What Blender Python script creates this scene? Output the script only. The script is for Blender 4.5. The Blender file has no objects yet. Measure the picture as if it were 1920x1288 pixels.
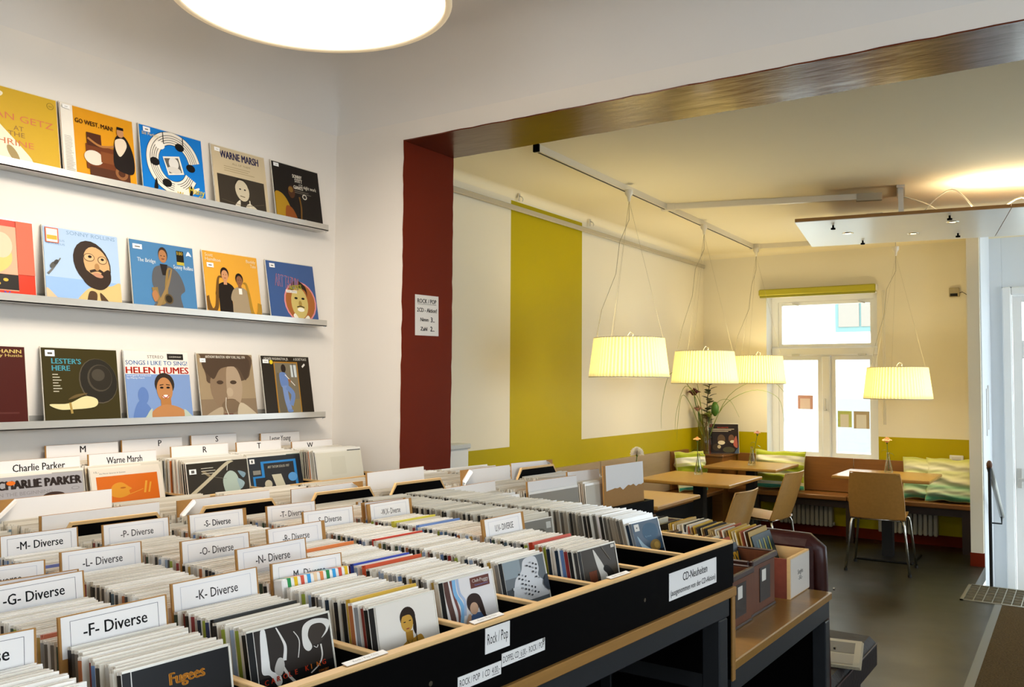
import bpy, math, random
from mathutils import Matrix, Vector
R = math.radians
rnd = random.Random(7)
SC = bpy.context.scene
COL = SC.collection

# ------------------------------------------------------------------ camera, world, exposure
cam = bpy.data.cameras.new('camera'); camo = bpy.data.objects.new('camera', cam); COL.objects.link(camo)
YAW, PITCH, ROLL, FPX, CAMZ = R(33.59), R(2.558), R(.374), 1624.0, 1.55
fw = Vector((-math.sin(YAW)*math.cos(PITCH), math.cos(YAW)*math.cos(PITCH), math.sin(PITCH)))
rt = Vector((math.cos(YAW), math.sin(YAW), 0)); up = rt.cross(fw)
rt2 = rt*math.cos(ROLL)+up*math.sin(ROLL); up2 = up*math.cos(ROLL)-rt*math.sin(ROLL)
camo.matrix_world = Matrix(((rt2.x, up2.x, -fw.x, 0), (rt2.y, up2.y, -fw.y, 0), (rt2.z, up2.z, -fw.z, CAMZ), (0, 0, 0, 1)))
cam.sensor_width = 36; cam.lens = FPX/1920*36; cam.clip_start = .02
SC.camera = camo
SC.view_settings.view_transform = 'Standard'; SC.view_settings.look = 'None'
SC.view_settings.gamma = 1; SC.view_settings.use_curve_mapping = False
SC.view_settings.exposure = 0.38
W = bpy.data.worlds.new('overcast_sky'); SC.world = W; W.use_nodes = True
W.node_tree.nodes['Background'].inputs[0].default_value = (.76, .88, 1.0, 1)
W.node_tree.nodes['Background'].inputs[1].default_value = 5.0
SC.cycles.max_bounces = 12; SC.cycles.diffuse_bounces = 4; SC.cycles.glossy_bounces = 4; SC.cycles.transmission_bounces = 12; SC.cycles.transparent_max_bounces = 12; SC.cycles.sample_clamp_indirect = 4
SC.cycles.caustics_reflective = False; SC.cycles.caustics_refractive = False
SC.cycles.use_denoising = True

def light(name, kind, loc, energy, color=(1, 1, 1), size=.1, size_y=None, rot=(0, 0, 0), portal=False, spot=None):
    l = bpy.data.lights.new(name, kind); o = bpy.data.objects.new(name, l); COL.objects.link(o)
    o.location = loc; o.rotation_euler = rot; l.energy = energy; l.color = color
    if kind == 'AREA':
        l.size = size
        if size_y: l.shape = 'RECTANGLE'; l.size_y = size_y
        if portal: l.cycles.is_portal = True
    elif kind == 'SPOT':
        l.spot_size = R(spot or 70); l.spot_blend = .6; l.shadow_soft_size = size
    else: l.shadow_soft_size = size
    return o
# portals in the openings; rear and right-hand ones are unseen, sized for their daylight
light('portal_shop_window', 'AREA', (.2, -2.35, 1.9), 1, size=1.6, size_y=1.2, rot=(R(90), 0, 0), portal=True)
light('portal_side_window', 'AREA', (2.75, .8, 2.0), 1, size=3.2, size_y=1.5, rot=(R(90), 0, R(90)), portal=True)
light('portal_cafe_window', 'AREA', (-2.32, 9.72, 1.62), 1, size=1.1, size_y=1.75, rot=(R(-90), 0, 0), portal=True)
light('portal_entrance', 'AREA', (0.15, 9.72, 1.0), 1, size=1.5, size_y=2.8, rot=(R(-90), 0, 0), portal=True)

light('portal_added_entrance_side', 'AREA', (2.75, 7.95, 1.75), 1, size=2.5, size_y=1.7, rot=(R(90), 0, R(90)), portal=True)  # unseen opening added in the right wall to brighten the entrance

# ------------------------------------------------------------------ materials
def lin(c):
    if isinstance(c, str):
        c = c.lstrip('#'); c = [int(c[i:i+2], 16)/255 for i in (0, 2, 4)]
    return tuple(((x+.055)/1.055)**2.4 if x > .04045 else x/12.92 for x in c)
MATS = {}
def mat(name, color, rough=.6, metal=0, noise=0, nscale=30, bump=0, spec=.5, emit=0, emitc=None, trans=0, ior=1.45, coat=0, alpha=1, stretch=None):
    if name in MATS: return MATS[name]
    m = bpy.data.materials.new(name); m.use_nodes = True; MATS[name] = m
    nt = m.node_tree; b = nt.nodes['Principled BSDF']
    c = lin(color)
    b.inputs['Base Color'].default_value = (*c, 1); b.inputs['Roughness'].default_value = rough
    b.inputs['Metallic'].default_value = metal; b.inputs['Specular IOR Level'].default_value = spec
    b.inputs['IOR'].default_value = ior
    if coat: b.inputs['Coat Weight'].default_value = coat; b.inputs['Coat Roughness'].default_value = .08
    if trans: b.inputs['Transmission Weight'].default_value = trans
    if alpha < 1: b.inputs['Alpha'].default_value = alpha
    if emit:
        b.inputs['Emission Color'].default_value = (*(lin(emitc) if emitc else c), 1); b.inputs['Emission Strength'].default_value = emit
    if noise or bump:
        tc = nt.nodes.new('ShaderNodeTexCoord'); n = nt.nodes.new('ShaderNodeTexNoise')
        n.inputs['Scale'].default_value = nscale; n.inputs['Detail'].default_value = 4
        src = tc.outputs['Object']
        if stretch:
            mp = nt.nodes.new('ShaderNodeMapping'); mp.inputs['Scale'].default_value = stretch
            nt.links.new(src, mp.inputs['Vector']); src = mp.outputs['Vector']
        nt.links.new(src, n.inputs['Vector'])
        if noise:
            r = nt.nodes.new('ShaderNodeMapRange'); r.inputs['To Min'].default_value = 1-noise; r.inputs['To Max'].default_value = 1+noise
            nt.links.new(n.outputs['Fac'], r.inputs['Value'])
            mx = nt.nodes.new('ShaderNodeVectorMath'); mx.operation = 'SCALE'; mx.inputs[0].default_value = c
            nt.links.new(r.outputs['Result'], mx.inputs['Scale']); nt.links.new(mx.outputs['Vector'], b.inputs['Base Color'])
        if bump:
            bp = nt.nodes.new('ShaderNodeBump'); bp.inputs['Strength'].default_value = bump; bp.inputs['Distance'].default_value = .01
            nt.links.new(n.outputs['Fac'], bp.inputs['Height']); nt.links.new(bp.outputs['Normal'], b.inputs['Normal'])
    return m
def ink(c, rough=.45):                       # flat print colour
    return mat('print_'+(c if isinstance(c, str) else str(c)).lstrip('#')+('' if rough == .45 else '_%g' % rough), c, max(rough, .32), spec=.22)
def wood(name, c, rough=.4, stretch=(1, 12, 12), amt=.18, coat=0):
    return mat(name, c, rough, noise=amt, nscale=6, stretch=stretch, coat=coat)

M_wallw = mat('plaster_white', '#e9e2d8', .85, noise=.015, nscale=3, bump=.03)
M_ceil = mat('ceiling_white', '#e4dfd8', .9, noise=.015, nscale=2, bump=.03)
M_cafe = mat('plaster_cream', '#e6dec8', .55, noise=.02, nscale=2.5, bump=.02)
M_cafeceil = mat('ceiling_cream', '#eee4c6', .8, noise=.02, nscale=2)
M_green = mat('paint_lime', '#b3a100', .5, noise=.03, nscale=3, spec=.15)
M_redbrown = mat('paint_oxblood', '#6a200a', .55, noise=.1, nscale=5, bump=.12, spec=.08)
M_soffit = mat('paint_oxblood_gloss', '#5e2610', .25, noise=.14, nscale=4, bump=.3, spec=.42, coat=.12, stretch=(1, 3, 3))
M_bluewhite = mat('plaster_cool_white', '#dfe3e6', .8)
M_white = mat('gloss_white', '#efeeea', .35)
M_alu = mat('brushed_aluminium', '#cfccc4', .35, metal=.6, noise=.05, nscale=8, stretch=(1, .2, 10))
M_steel = mat('raw_black_steel', '#222427', .5, metal=.3, noise=.12, nscale=14)
M_chrome = mat('satin_chrome', '#c9c5bb', .22, metal=1)
M_black = mat('black_laminate', '#060505', .6, noise=.2, nscale=60, spec=.04)
M_blackm = mat('black_matt', '#100f0f', .7)
M_ply = wood('plywood_edge', '#d7b077', .5, (3, 3, 60), .12)
M_plyd = wood('plywood_strip', '#92682f', .5, (4, 1, 30), .2)
M_beech = wood('beech_veneer', '#b98a48', .32, (8, 1, 8), .14, .2)
M_table = wood('oak_table_veneer', '#b0843f', .3, (10, 1, 10), .14, .15)
M_bench = wood('bench_wood', '#8a5a2a', .32, (1, 9, 9), .2, .15)
M_mdf = mat('brown_hardboard', '#a8783a', .7, noise=.08, nscale=120)
M_paper = mat('white_card', '#ece7e2', .55, noise=.01, nscale=10)
M_rubber = mat('black_rubber', '#151515', .7)
M_leather = mat('oxblood_leather', '#300f0a', .38, noise=.15, nscale=40, bump=.12, spec=.35)
M_leathern = mat('dark_seat_leather', '#1c1212', .55, spec=.18, noise=.15, nscale=60, bump=.15)
def thin_glass(name, tint, k=1.0):
    m = bpy.data.materials.new(name); m.use_nodes = True; nt = m.node_tree; nt.nodes.clear(); MATS[name] = m
    o = nt.nodes.new('ShaderNodeOutputMaterial'); t = nt.nodes.new('ShaderNodeBsdfTransparent'); g = nt.nodes.new('ShaderNodeBsdfGlossy')
    t.inputs[0].default_value = (*lin(tint), 1); g.inputs['Roughness'].default_value = .03
    lw = nt.nodes.new('ShaderNodeLayerWeight'); lw.inputs['Blend'].default_value = .35; mx = nt.nodes.new('ShaderNodeMixShader'); ml = nt.nodes.new('ShaderNodeMath'); ml.operation = 'MULTIPLY'; ml.inputs[1].default_value = k
    n = nt.nodes.new('ShaderNodeTexNoise'); n.inputs['Scale'].default_value = 3; bp = nt.nodes.new('ShaderNodeBump'); bp.inputs['Strength'].default_value = .02
    nt.links.new(n.outputs['Fac'], bp.inputs['Height']); nt.links.new(bp.outputs['Normal'], g.inputs['Normal'])
    nt.links.new(lw.outputs['Fresnel'], ml.inputs[0]); nt.links.new(ml.outputs[0], mx.inputs[0]); nt.links.new(t.outputs[0], mx.inputs[1]); nt.links.new(g.outputs[0], mx.inputs[2]); nt.links.new(mx.outputs[0], o.inputs[0])
    return m
M_glass = thin_glass('clear_glass', '#fafcf8', .55); M_water = thin_glass('vase_water', '#f8fbf6', .2); M_wg = thin_glass('window_glass', '#fbfdfb', .5)
M_stem = mat('stem_green', '#4d6a22', .5)
M_leaf = mat('leaf_green', '#3e6a24', .4)
M_grate = mat('galvanised_steel', '#8d8877', .4, metal=.7)
M_cable = mat('pale_cable', '#d8d0ba', .5)
def floor_mat():
    m = mat('polished_linoleum', '#2b281b', .26, noise=.12, nscale=2.2, bump=.015, spec=.36)
    nt = m.node_tree; b = nt.nodes['Principled BSDF']
    n = nt.nodes.new('ShaderNodeTexNoise'); n.inputs['Scale'].default_value = 1.6; n.inputs['Detail'].default_value = 8
    tc = nt.nodes.new('ShaderNodeTexCoord'); nt.links.new(tc.outputs['Object'], n.inputs['Vector'])
    r = nt.nodes.new('ShaderNodeMapRange'); r.inputs['From Min'].default_value = .3; r.inputs['From Max'].default_value = .7
    r.inputs['To Min'].default_value = .27; r.inputs['To Max'].default_value = .42
    nt.links.new(n.outputs['Fac'], r.inputs['Value']); nt.links.new(r.outputs['Result'], b.inputs['Roughness'])
    return m
M_floor = floor_mat()

# ------------------------------------------------------------------ mesh builder
class MB:
    def __init__(s): s.v = []; s.f = []; s.m = []; s.mats = []; s.smooth = []
    def mi(s, m):
        if m not in s.mats: s.mats.append(m)
        return s.mats.index(m)
    def add(s, vs, fs, m, M=None, smooth=False):
        o = len(s.v); k = s.mi(m)
        s.v += [tuple(M @ Vector(p)) for p in vs] if M else [tuple(p) for p in vs]
        for f in fs: s.f.append(tuple(i+o for i in f)); s.m.append(k); s.smooth.append(smooth)
        return s
    def box(s, x0, y0, z0, x1, y1, z1, m, M=None):
        return s.add([(x0,y0,z0),(x1,y0,z0),(x1,y1,z0),(x0,y1,z0),(x0,y0,z1),(x1,y0,z1),(x1,y1,z1),(x0,y1,z1)],
                     [(0,3,2,1),(4,5,6,7),(0,1,5,4),(1,2,6,5),(2,3,7,6),(3,0,4,7)], m, M)
    def bbox(s, x0, y0, z0, x1, y1, z1, m, b=.004, M=None):      # chamfered box
        vs = []; X = (x0, x1); Y = (y0, y1); Z = (z0, z1)
        import itertools
        idx = {}
        for i, j, k in itertools.product((0, 1), repeat=3):
            for a in range(3):
                p = [X[i], Y[j], Z[k]]
                for q in range(3):
                    if q != a: p[q] += b*(1 if (i, j, k)[q] == 0 else -1)
                idx[(i, j, k, a)] = len(vs); vs.append(tuple(p))
        fs = []
        g = lambda i, j, k, a: idx[(i, j, k, a)]
        for i in (0, 1): fs.append((g(i,0,0,0), g(i,1,0,0), g(i,1,1,0), g(i,0,1,0))[::(1 if i else -1)])
        for j in (0, 1): fs.append((g(0,j,0,1), g(0,j,1,1), g(1,j,1,1), g(1,j,0,1))[::(1 if j else -1)])
        for k in (0, 1): fs.append((g(0,0,k,2), g(1,0,k,2), g(1,1,k,2), g(0,1,k,2))[::(1 if k else -1)])
        for i in (0, 1):
            for j in (0, 1): fs.append((g(i,j,0,0), g(i,j,1,0), g(i,j,1,1), g(i,j,0,1)))
            for k in (0, 1): fs.append((g(i,0,k,0), g(i,1,k,0), g(i,1,k,2), g(i,0,k,2)))
        for j in (0, 1):
            for k in (0, 1): fs.append((g(0,j,k,1), g(1,j,k,1), g(1,j,k,2), g(0,j,k,2)))
        for i, j, k in itertools.product((0, 1), repeat=3): fs.append((g(i,j,k,0), g(i,j,k,1), g(i,j,k,2)))
        return s.add(vs, fs, m, M)
    def cyl(s, p0, p1, r0, m, r1=None, n=12, caps=True, smooth=True):
        p0 = Vector(p0); p1 = Vector(p1); r1 = r0 if r1 is None else r1
        d = (p1-p0).normalized(); a = d.orthogonal().normalized(); b = d.cross(a)
        vs = []
        for p, r in ((p0, r0), (p1, r1)):
            for i in range(n):
                t = 2*math.pi*i/n; vs.append(p+a*(r*math.cos(t))+b*(r*math.sin(t)))
        s.add(vs, [(i, (i+1) % n, n+(i+1) % n, n+i) for i in range(n)], m, None, smooth)
        if caps: s.add(vs, [tuple(range(n))[::-1], tuple(range(n, 2*n))], m)
        return s
    def tube(s, pts, r, m, n=8, rs=None):
        pts = [Vector(p) for p in pts]; vs = []; a = None
        for i, p in enumerate(pts):
            d = (pts[min(i+1, len(pts)-1)]-pts[max(i-1, 0)]).normalized()
            a = d.orthogonal().normalized() if a is None else (a-d*a.dot(d)).normalized()
            b = d.cross(a); rr = rs[i] if rs else r
            for k in range(n):
                t = 2*math.pi*k/n; vs.append(p+a*(rr*math.cos(t))+b*(rr*math.sin(t)))
        L = len(pts); fs = [(i*n+k, i*n+(k+1) % n, (i+1)*n+(k+1) % n, (i+1)*n+k) for i in range(L-1) for k in range(n)]
        fs += [tuple(range(n))[::-1], tuple(range((L-1)*n, L*n))]
        return s.add(vs, fs, m, None, True)
    def lathe(s, prof, m, n=24, M=None, wob=None, smooth=True):
        vs = []; L = len(prof)
        for r, z in prof:
            for k in range(n):
                t = 2*math.pi*k/n; q = r*(wob(k) if wob else 1); vs.append((q*math.cos(t), q*math.sin(t), z))
        return s.add(vs, [(i*n+k, i*n+(k+1) % n, (i+1)*n+(k+1) % n, (i+1)*n+k) for i in range(L-1) for k in range(n)], m, M, smooth)
    def prism(s, poly, z0, z1, m, M=None):            # polygon in xy, extruded along z
        n = len(poly)
        return s.add([(x, y, z0) for x, y in poly]+[(x, y, z1) for x, y in poly],
                     [tuple(range(n))[::-1], tuple(range(n, 2*n))]+[(i, (i+1) % n, n+(i+1) % n, n+i) for i in range(n)], m, M)
    def grid(s, nx, ny, fn, m, smooth=True, M=None):
        return s.add([fn(i/nx, j/ny) for j in range(ny+1) for i in range(nx+1)],
                     [(j*(nx+1)+i, j*(nx+1)+i+1, (j+1)*(nx+1)+i+1, (j+1)*(nx+1)+i) for j in range(ny) for i in range(nx)], m, M, smooth)
    def mesh(s, name):
        me = bpy.data.meshes.new(name); me.from_pydata(s.v, [], s.f)
        for m in s.mats: me.materials.append(m)
        me.polygons.foreach_set('material_index', s.m); me.polygons.foreach_set('use_smooth', s.smooth)
        me.update(); return me
def link(name, data, parent=None):
    o = bpy.data.objects.new(name, data); COL.objects.link(o)
    if parent is not None: o.parent = parent
    return o
def obj(name, mb, parent=None): return link(name, mb.mesh(name) if isinstance(mb, MB) else mb, parent)
def tag(o, label=None, cat=None, group=None, kind=None):
    if label: o['label'] = label
    if cat: o['category'] = cat
    if group: o['group'] = group
    if kind: o['kind'] = kind
    return o
def thing(name, label, cat, loc=(0, 0, 0), rz=0, group=None, M=None):
    o = link(name, None); o.empty_display_size = .05
    if M is not None: o.matrix_world = M
    else: o.location = loc; o.rotation_euler = (0, 0, rz)
    return tag(o, label, cat, group)
def struct(name, mb, parent=None):
    o = obj(name, mb, parent)
    if parent is None: o['kind'] = 'structure'
    return o
def nth(n): return '%d%s' % (n, 'th' if 10 <= n % 100 <= 20 else {1: 'st', 2: 'nd', 3: 'rd'}.get(n % 10, 'th'))
def copy_tree(o, parent=None):
    c = o.copy(); COL.objects.link(c); c.parent = parent
    for ch in list(o.children): copy_tree(ch, c)
    return c
# ------------------------------------------------------------------ flat print: shapes laid on a cover (local x = normal, y = right, z = up)
TXT = {}
def text_mesh(s, bold=0):
    k = (s, bold)
    if k not in TXT:
        c = bpy.data.curves.new('t', 'FONT'); c.body = s; c.resolution_u = 2
        o = bpy.data.objects.new('t', c); me = bpy.data.meshes.new_from_object(o)
        vs = [(v.co.x, v.co.y) for v in me.vertices]; fs = [tuple(p.vertices) for p in me.polygons]
        bpy.data.objects.remove(o); bpy.data.meshes.remove(me)
        xs = [v[0] for v in vs] or [0, 1]; ys = [v[1] for v in vs] or [0, 1]
        if bold:
            n0 = len(vs); nv = []; nf = []
            for dx, dy in ((0, 0), (bold*1.6, 0), (-bold*1.6, 0), (0, bold*.7)):
                o_ = len(nv); nv += [(x+dx, y+dy) for x, y in vs]; nf += [tuple(i+o_ for i in f) for f in fs]
            vs, fs = nv, nf
        TXT[k] = (vs, fs, min(xs), max(xs), min(ys), max(ys))
    return TXT[k]
def spline(pts, n=5, closed=True):
    out = []; L = len(pts)
    for i in range(L if closed else L-1):
        p = [pts[(i+k-1) % L] if closed else pts[min(max(i+k-1, 0), L-1)] for k in range(4)]
        for j in range(n):
            t = j/n
            out.append(tuple(.5*(2*p[1][a]+(p[2][a]-p[0][a])*t+(2*p[0][a]-5*p[1][a]+4*p[2][a]-p[3][a])*t*t+(3*p[1][a]-p[0][a]-3*p[2][a]+p[3][a])*t**3) for a in (0, 1)))
    if not closed: out.append(tuple(pts[-1]))
    return out
def ell(cx, cy, rx, ry, c, rot=0, n=22):
    ca, sa = math.cos(R(rot)), math.sin(R(rot))
    return ('poly', [(cx+rx*math.cos(t)*ca-ry*math.sin(t)*sa, cy+rx*math.cos(t)*sa+ry*math.sin(t)*ca) for t in [2*math.pi*i/n for i in range(n)]], c)
def rect(x0, y0, x1, y1, c): return ('poly', [(x0, y0), (x1, y0), (x1, y1), (x0, y1)], c)
def blob(pts, c, n=5): return ('poly', spline(pts, n), c)
def strip(pts, w, c, n=5):
    q = spline(pts, n, False); l = []; r = []
    for i, p in enumerate(q):
        a = q[max(i-1, 0)]; b = q[min(i+1, len(q)-1)]; dx, dy = b[0]-a[0], b[1]-a[1]; L = math.hypot(dx, dy) or 1
        ww = (w[0]+(w[1]-w[0])*i/(len(q)-1) if isinstance(w, tuple) else w)/2
        l.append((p[0]-dy/L*ww, p[1]+dx/L*ww)); r.append((p[0]+dy/L*ww, p[1]-dx/L*ww))
    return ('poly', l+r[::-1], c)
def txt(s, x, y, h, c, w=None, align='l', bold=0, rot=0): return ('text', s, x, y, h, c, w, align, bold, rot)
def art(mb, shapes, W_, H_, x0=0.0, step=.00012, y0=None, z0=0.0, clip=True):
    """lays the shapes (unit square of the cover) on the face at local x = x0"""
    if y0 is None: y0 = -W_/2
    for i, s in enumerate(shapes):
        x = x0+step*(i+1)
        cl = (lambda a: min(max(a, 0.0), 1.0)) if clip else (lambda a: a)
        if s[0] == 'poly':
            P = [(x, y0+cl(a)*W_, z0+cl(b)*H_) for a, b in s[1]]
            mb.add(P, [tuple(range(len(P)))], ink(s[2]))
        else:
            _, st, tx, ty, h, c, w, al, bold, rot = s
            vs, fs, a0, a1, b0, b1 = text_mesh(st, bold)
            ky = h/.69*H_; kx = ky if w is None else w*W_/(a1-a0)
            off = {'l': a0, 'c': (a0+a1)/2, 'r': a1}[al]; cr, sr = math.cos(R(rot)), math.sin(R(rot))
            P = []
            for a, b in vs:
                p, q = (a-off)*kx, b*ky
                P.append((x, y0+tx*W_+p*cr-q*sr, z0+ty*H_+p*sr+q*cr))
            mb.add(P, fs, ink(c))
    return mb

# ------------------------------------------------------------------ room shell
XL, XLB, YO, YOB, YW, ZB = -3.43, -3.60, 3.40, 3.81, 9.32, 2.805
ZC, ZCB, XR, YR, XJ = 3.2, 3.0, 2.7, -2.3, -2.94
mb = MB()
mb.prism([(-4.0, YR-.3), (XR+.3, YR-.3), (XR+.3, 7.69), (-.76, 7.69), (-.76, 9.7), (-4.0, 9.7)], -.12, 0, M_floor)
struct('floor', mb)
struct('floor_landing', MB().box(-.76, 7.69, -.75, XR+.3, 10.6, -.62, mat('landing_stone', '#c9c7c0', .6, noise=.1)))
mb = MB()
for k in range(3): mb.box(-.74, 7.70+k*.28, -.62, 2.6, 7.98+k*.28, -.16-.155*k, mat('landing_stone', '#c9c7c0'))
struct('floor_steps', mb)
struct('wall_left', MB().box(XL-.3, YR-.3, 0, XL, YO, ZC+.2, M_wallw))
mb = MB().box(XL-.5, YO, 0, XJ, YOB, ZC+.2, M_wallw).box(XJ, YO, ZB, XR, YOB, ZC+.2, M_wallw)
struct('wall_opening', mb)
# ragged painted edges of jamb and soffit
def ragged(n, a, b, base, amp, seed):
    q = random.Random(seed); return [(a+(b-a)*i/n, base+q.uniform(-amp, amp)) for i in range(n+1)]
e0 = ragged(60, 0, ZB, YO-.004, .004, 1); e1 = ragged(60, 0, ZB, YOB+.003, .003, 2)
poly = [(y, z) for z, y in e0]+[(y, z) for z, y in e1[::-1]]
struct('trim_1', MB().prism(poly, 0, .006, M_redbrown, Matrix(((0, 0, 1, XJ), (1, 0, 0, 0), (0, 1, 0, 0), (0, 0, 0, 1)))))
e0 = ragged(90, XJ, XR, YO-.004, .005, 3); e1 = ragged(90, XJ, XR, YOB+.002, .004, 4)
struct('trim_2', MB().prism(e0+e1[::-1], ZB-.006, ZB, M_soffit))
def coved(name, x0, y0, x1, y1, zc, r, m, left=True, far=True, near=False):
    xs = sorted(set([x0+r*(1-math.cos(t)) for t in [math.pi/2*i/12 for i in range(13)]]+[x0+(x1-x0)*i/8 for i in range(1, 9) if (x1-x0)*i/8 > r]))
    ys = sorted(set([y1-r*(1-math.cos(t)) for t in [math.pi/2*i/12 for i in range(13)]]+[y0+(y1-y0)*i/8 for i in range(0, 8) if (y1-y0)*(8-i)/8 > r]))
    def z(x, y):
        a = max(0, r-(x-x0)) if left else 0; b = max(0, r-(y1-y)) if far else 0
        return zc-r+math.sqrt(max(0, r*r-max(a, b)**2))
    vs = [(x, y, z(x, y)) for y in ys for x in xs]; n = len(xs)
    mb = MB().add(vs, [(j*n+i, (j+1)*n+i, (j+1)*n+i+1, j*n+i+1) for j in range(len(ys)-1) for i in range(n-1)], m, None, True)
    mb.box(x0-.3, y0, zc+.02, x1+.2, y1+.3, zc+.12, m)
    return struct(name, mb)
coved('ceiling_front', XL, YR, XR, YO, ZC, .30, M_ceil)
coved('ceiling_cafe', XLB, YOB, XR, YW, ZCB, .06, M_cafeceil)
# cafe left wall: painted lime band and upright stripe are cells of the wall
def cells(us, zs, pick, place):
    mb = MB()
    for a, b in zip(us, us[1:]):
        for c, d in zip(zs, zs[1:]):
            m = pick((a+b)/2, (c+d)/2)
            if m: mb.add([place(a, c), place(b, c), place(b, d), place(a, d)], [(0, 1, 2, 3)], m)
    return mb
pk = lambda y, z: M_green if (y > 4.80 and .55 < z < 1.068) or (5.395 < y < 6.50 and 1.0 < z < 2.925) or z < .55 else M_cafe
mb = cells([YOB, 4.80, 5.395, 6.50, YW], [0, .55, 1.068, 2.925, ZCB+.1], pk, lambda a, z: (XLB, a, z))
mb.box(XLB-.3, YO, 0, XLB-.01, YW+.4, ZCB+.2, M_cafe)
struct('wall_cafe_left', mb)
# window wall with the opening
WX0, WX1, WZ0, WZ1 = -2.885, -1.76, .72, 2.49
pk = lambda x, z: None if (WX0 < x < WX1 and WZ0 < z < WZ1) else (M_green if z < 1.028 else M_cafe)
mb = cells([XLB-.01, WX0, WX1, -.80], [0, WZ0, 1.028, WZ1, ZCB+.1], pk, lambda a, z: (a, YW, z))
mb.box(XLB-.3, YW+.005, 0, WX0, YW+.4, 3.2, M_white).box(WX1, YW+.005, 0, -.80, YW+.4, 3.2, M_white)
mb.box(WX0, YW+.005, 0, WX1, YW+.4, WZ0, M_white).box(WX0, YW+.005, WZ1, WX1, YW+.4, 3.2, M_white)
struct('wall_window', mb)
mb = MB().box(-.862, 8.45, 0, -.765, YW+.4, 3.05, M_cafe)
struct('wall_partition', mb)
struct('baseboard_partition', MB().box(-.868, 8.444, 0, -.759, 8.47, .115, M_redbrown))
# entrance wall with the door opening
DX0, DX1, DZ0, DZ1 = -.655, .62, -.62, 2.47
mb = MB().box(-.764, YW+.0, -.75, DX0-.001, YW+.3, 3.05, M_bluewhite).box(DX1, YW, -.75, XR, YW+.3, 3.05, M_bluewhite).box(DX0, YW, DZ1, DX1, YW+.3, 3.05, M_bluewhite)
struct('wall_entrance', mb)
struct('wall_partition_side', MB().box(-.7645, 8.5, -.7, -.757, YW, 3.0, M_bluewhite))
# walls out of frame: openings sized, and the entrance one added, to let daylight in
mb = MB()
mb.box(XR, YR-.3, 0, XR+.2, -.8, 3.3, M_wallw).box(XR, 2.4, 0, XR+.2, 6.7, 3.3, M_wallw).box(XR, 9.2, 0, XR+.2, 9.7, 3.3, M_wallw).box(XR, 6.7, 0, XR+.2, 9.2, .9, M_wallw).box(XR, 6.7, 2.6, XR+.2, 9.2, 3.3, M_wallw)
mb.box(XR, -.8, 0, XR+.2, 2.4, 1.25, M_wallw).box(XR, -.8, 2.75, XR+.2, 2.4, 3.3, M_wallw)
struct('wall_right', mb)
mb = MB().box(XL, YR-.2, 0, -.6, YR, 3.3, M_wallw).box(1.0, YR-.2, 0, XR, YR, 3.3, M_wallw).box(-.6, YR-.2, 0, 1.0, YR, 1.3, M_wallw).box(-.6, YR-.2, 2.5, 1.0, YR, 3.3, M_wallw)
struct('wall_rear', mb)
struct('baseboard_window', MB().box(XLB, YW-.015, 0, -.862, YW, .1, M_redbrown))

# ------------------------------------------------------------------ window, blind, street outside
w1 = link('window_1', None); w1['kind'] = 'structure'
FY0, FY1 = YW+.20, YW+.27
obj('frame', MB().box(WX0, FY0, WZ0, WX0+.07, FY1, WZ1, M_white).box(WX1-.07, FY0, WZ0, WX1, FY1, WZ1, M_white).box(WX0+.07, FY0, WZ1-.05, WX1-.07, FY1, WZ1, M_white).box(WX0+.07, FY0, WZ0, WX1-.07, FY1, WZ0+.06, M_white), w1)
obj('transom', MB().bbox(WX0+.001, FY0-.03, 1.855, WX1-.001, FY1-.002, 1.945, M_white, .012), w1)
obj('mullion', MB().bbox(-2.355, FY0-.02, WZ0+.061, -2.265, FY1-.004, 1.854, M_white, .012), w1)
def sash(x0, x1, z0, z1, t=.045):
    s = obj('sash', MB().box(x0, FY0+.01, z0, x0+t, FY1-.01, z1, M_white).box(x1-t, FY0+.01, z0, x1, FY1-.01, z1, M_white).box(x0+t, FY0+.012, z0, x1-t, FY1-.012, z0+t, M_white).box(x0+t, FY0+.012, z1-t, x1-t, FY1-.012, z1, M_white), w1)
    obj('pane', MB().box(x0+t, FY0+.035, z0+t, x1-t, FY0+.04, z1-t, M_wg), s)
    return s
s = sash(WX0+.071, WX1-.071, 1.946, WZ1-.051, .035)
for x in (-2.66, -1.98): obj('hinge', MB().cyl((x, FY0-.01, 2.42), (x+.07, FY0-.01, 2.40), .008, M_alu, n=8), s)
s = sash(WX0+.071, -2.356, WZ0+.061, 1.854); s2 = sash(-2.264, WX1-.071, WZ0+.061, 1.854)
obj('handle', MB().cyl((-2.31, FY0-.03, 1.28), (-2.31, FY0-.07, 1.28), .009, M_alu).bbox(-2.322, FY0-.08, 1.27, -2.298, FY0-.06, 1.40, M_alu, .005), s)
for x in (-2.66, -1.98): obj('latch', MB().bbox(x, FY0-.045, 1.85, x+.08, FY0-.03, 1.872, M_alu, .004), w1)
b = thing('roller_blind', 'closed lime green roller blind cassette above the cafe window', 'blind', (0, YW, 0))
obj('cassette', MB().bbox(-2.945, -.085, 2.495, -1.755, -.012, 2.565, mat('blind_lime', '#aea62c', .45), .012), b)
obj('bottom_bar', MB().bbox(-2.935, -.07, 2.475, -1.765, -.045, 2.497, mat('blind_lime_dark', '#8f8a24', .5), .004), b)
obj('end_cap', MB().bbox(-1.757, -.08, 2.50, -1.742, -.015, 2.56, M_white, .004), b)
obj('wall_bracket', MB().box(-2.9, -.013, 2.50, -1.8, 0, 2.57, M_alu), b)
c = obj('pull_cord', MB().tube([(-1.70, -.03, 2.5), (-1.70, -.03, 1.15)], .003, M_white, 6).tube([(-1.685, -.03, 2.5), (-1.685, -.03, 1.15)], .003, M_white, 6), b)

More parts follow.
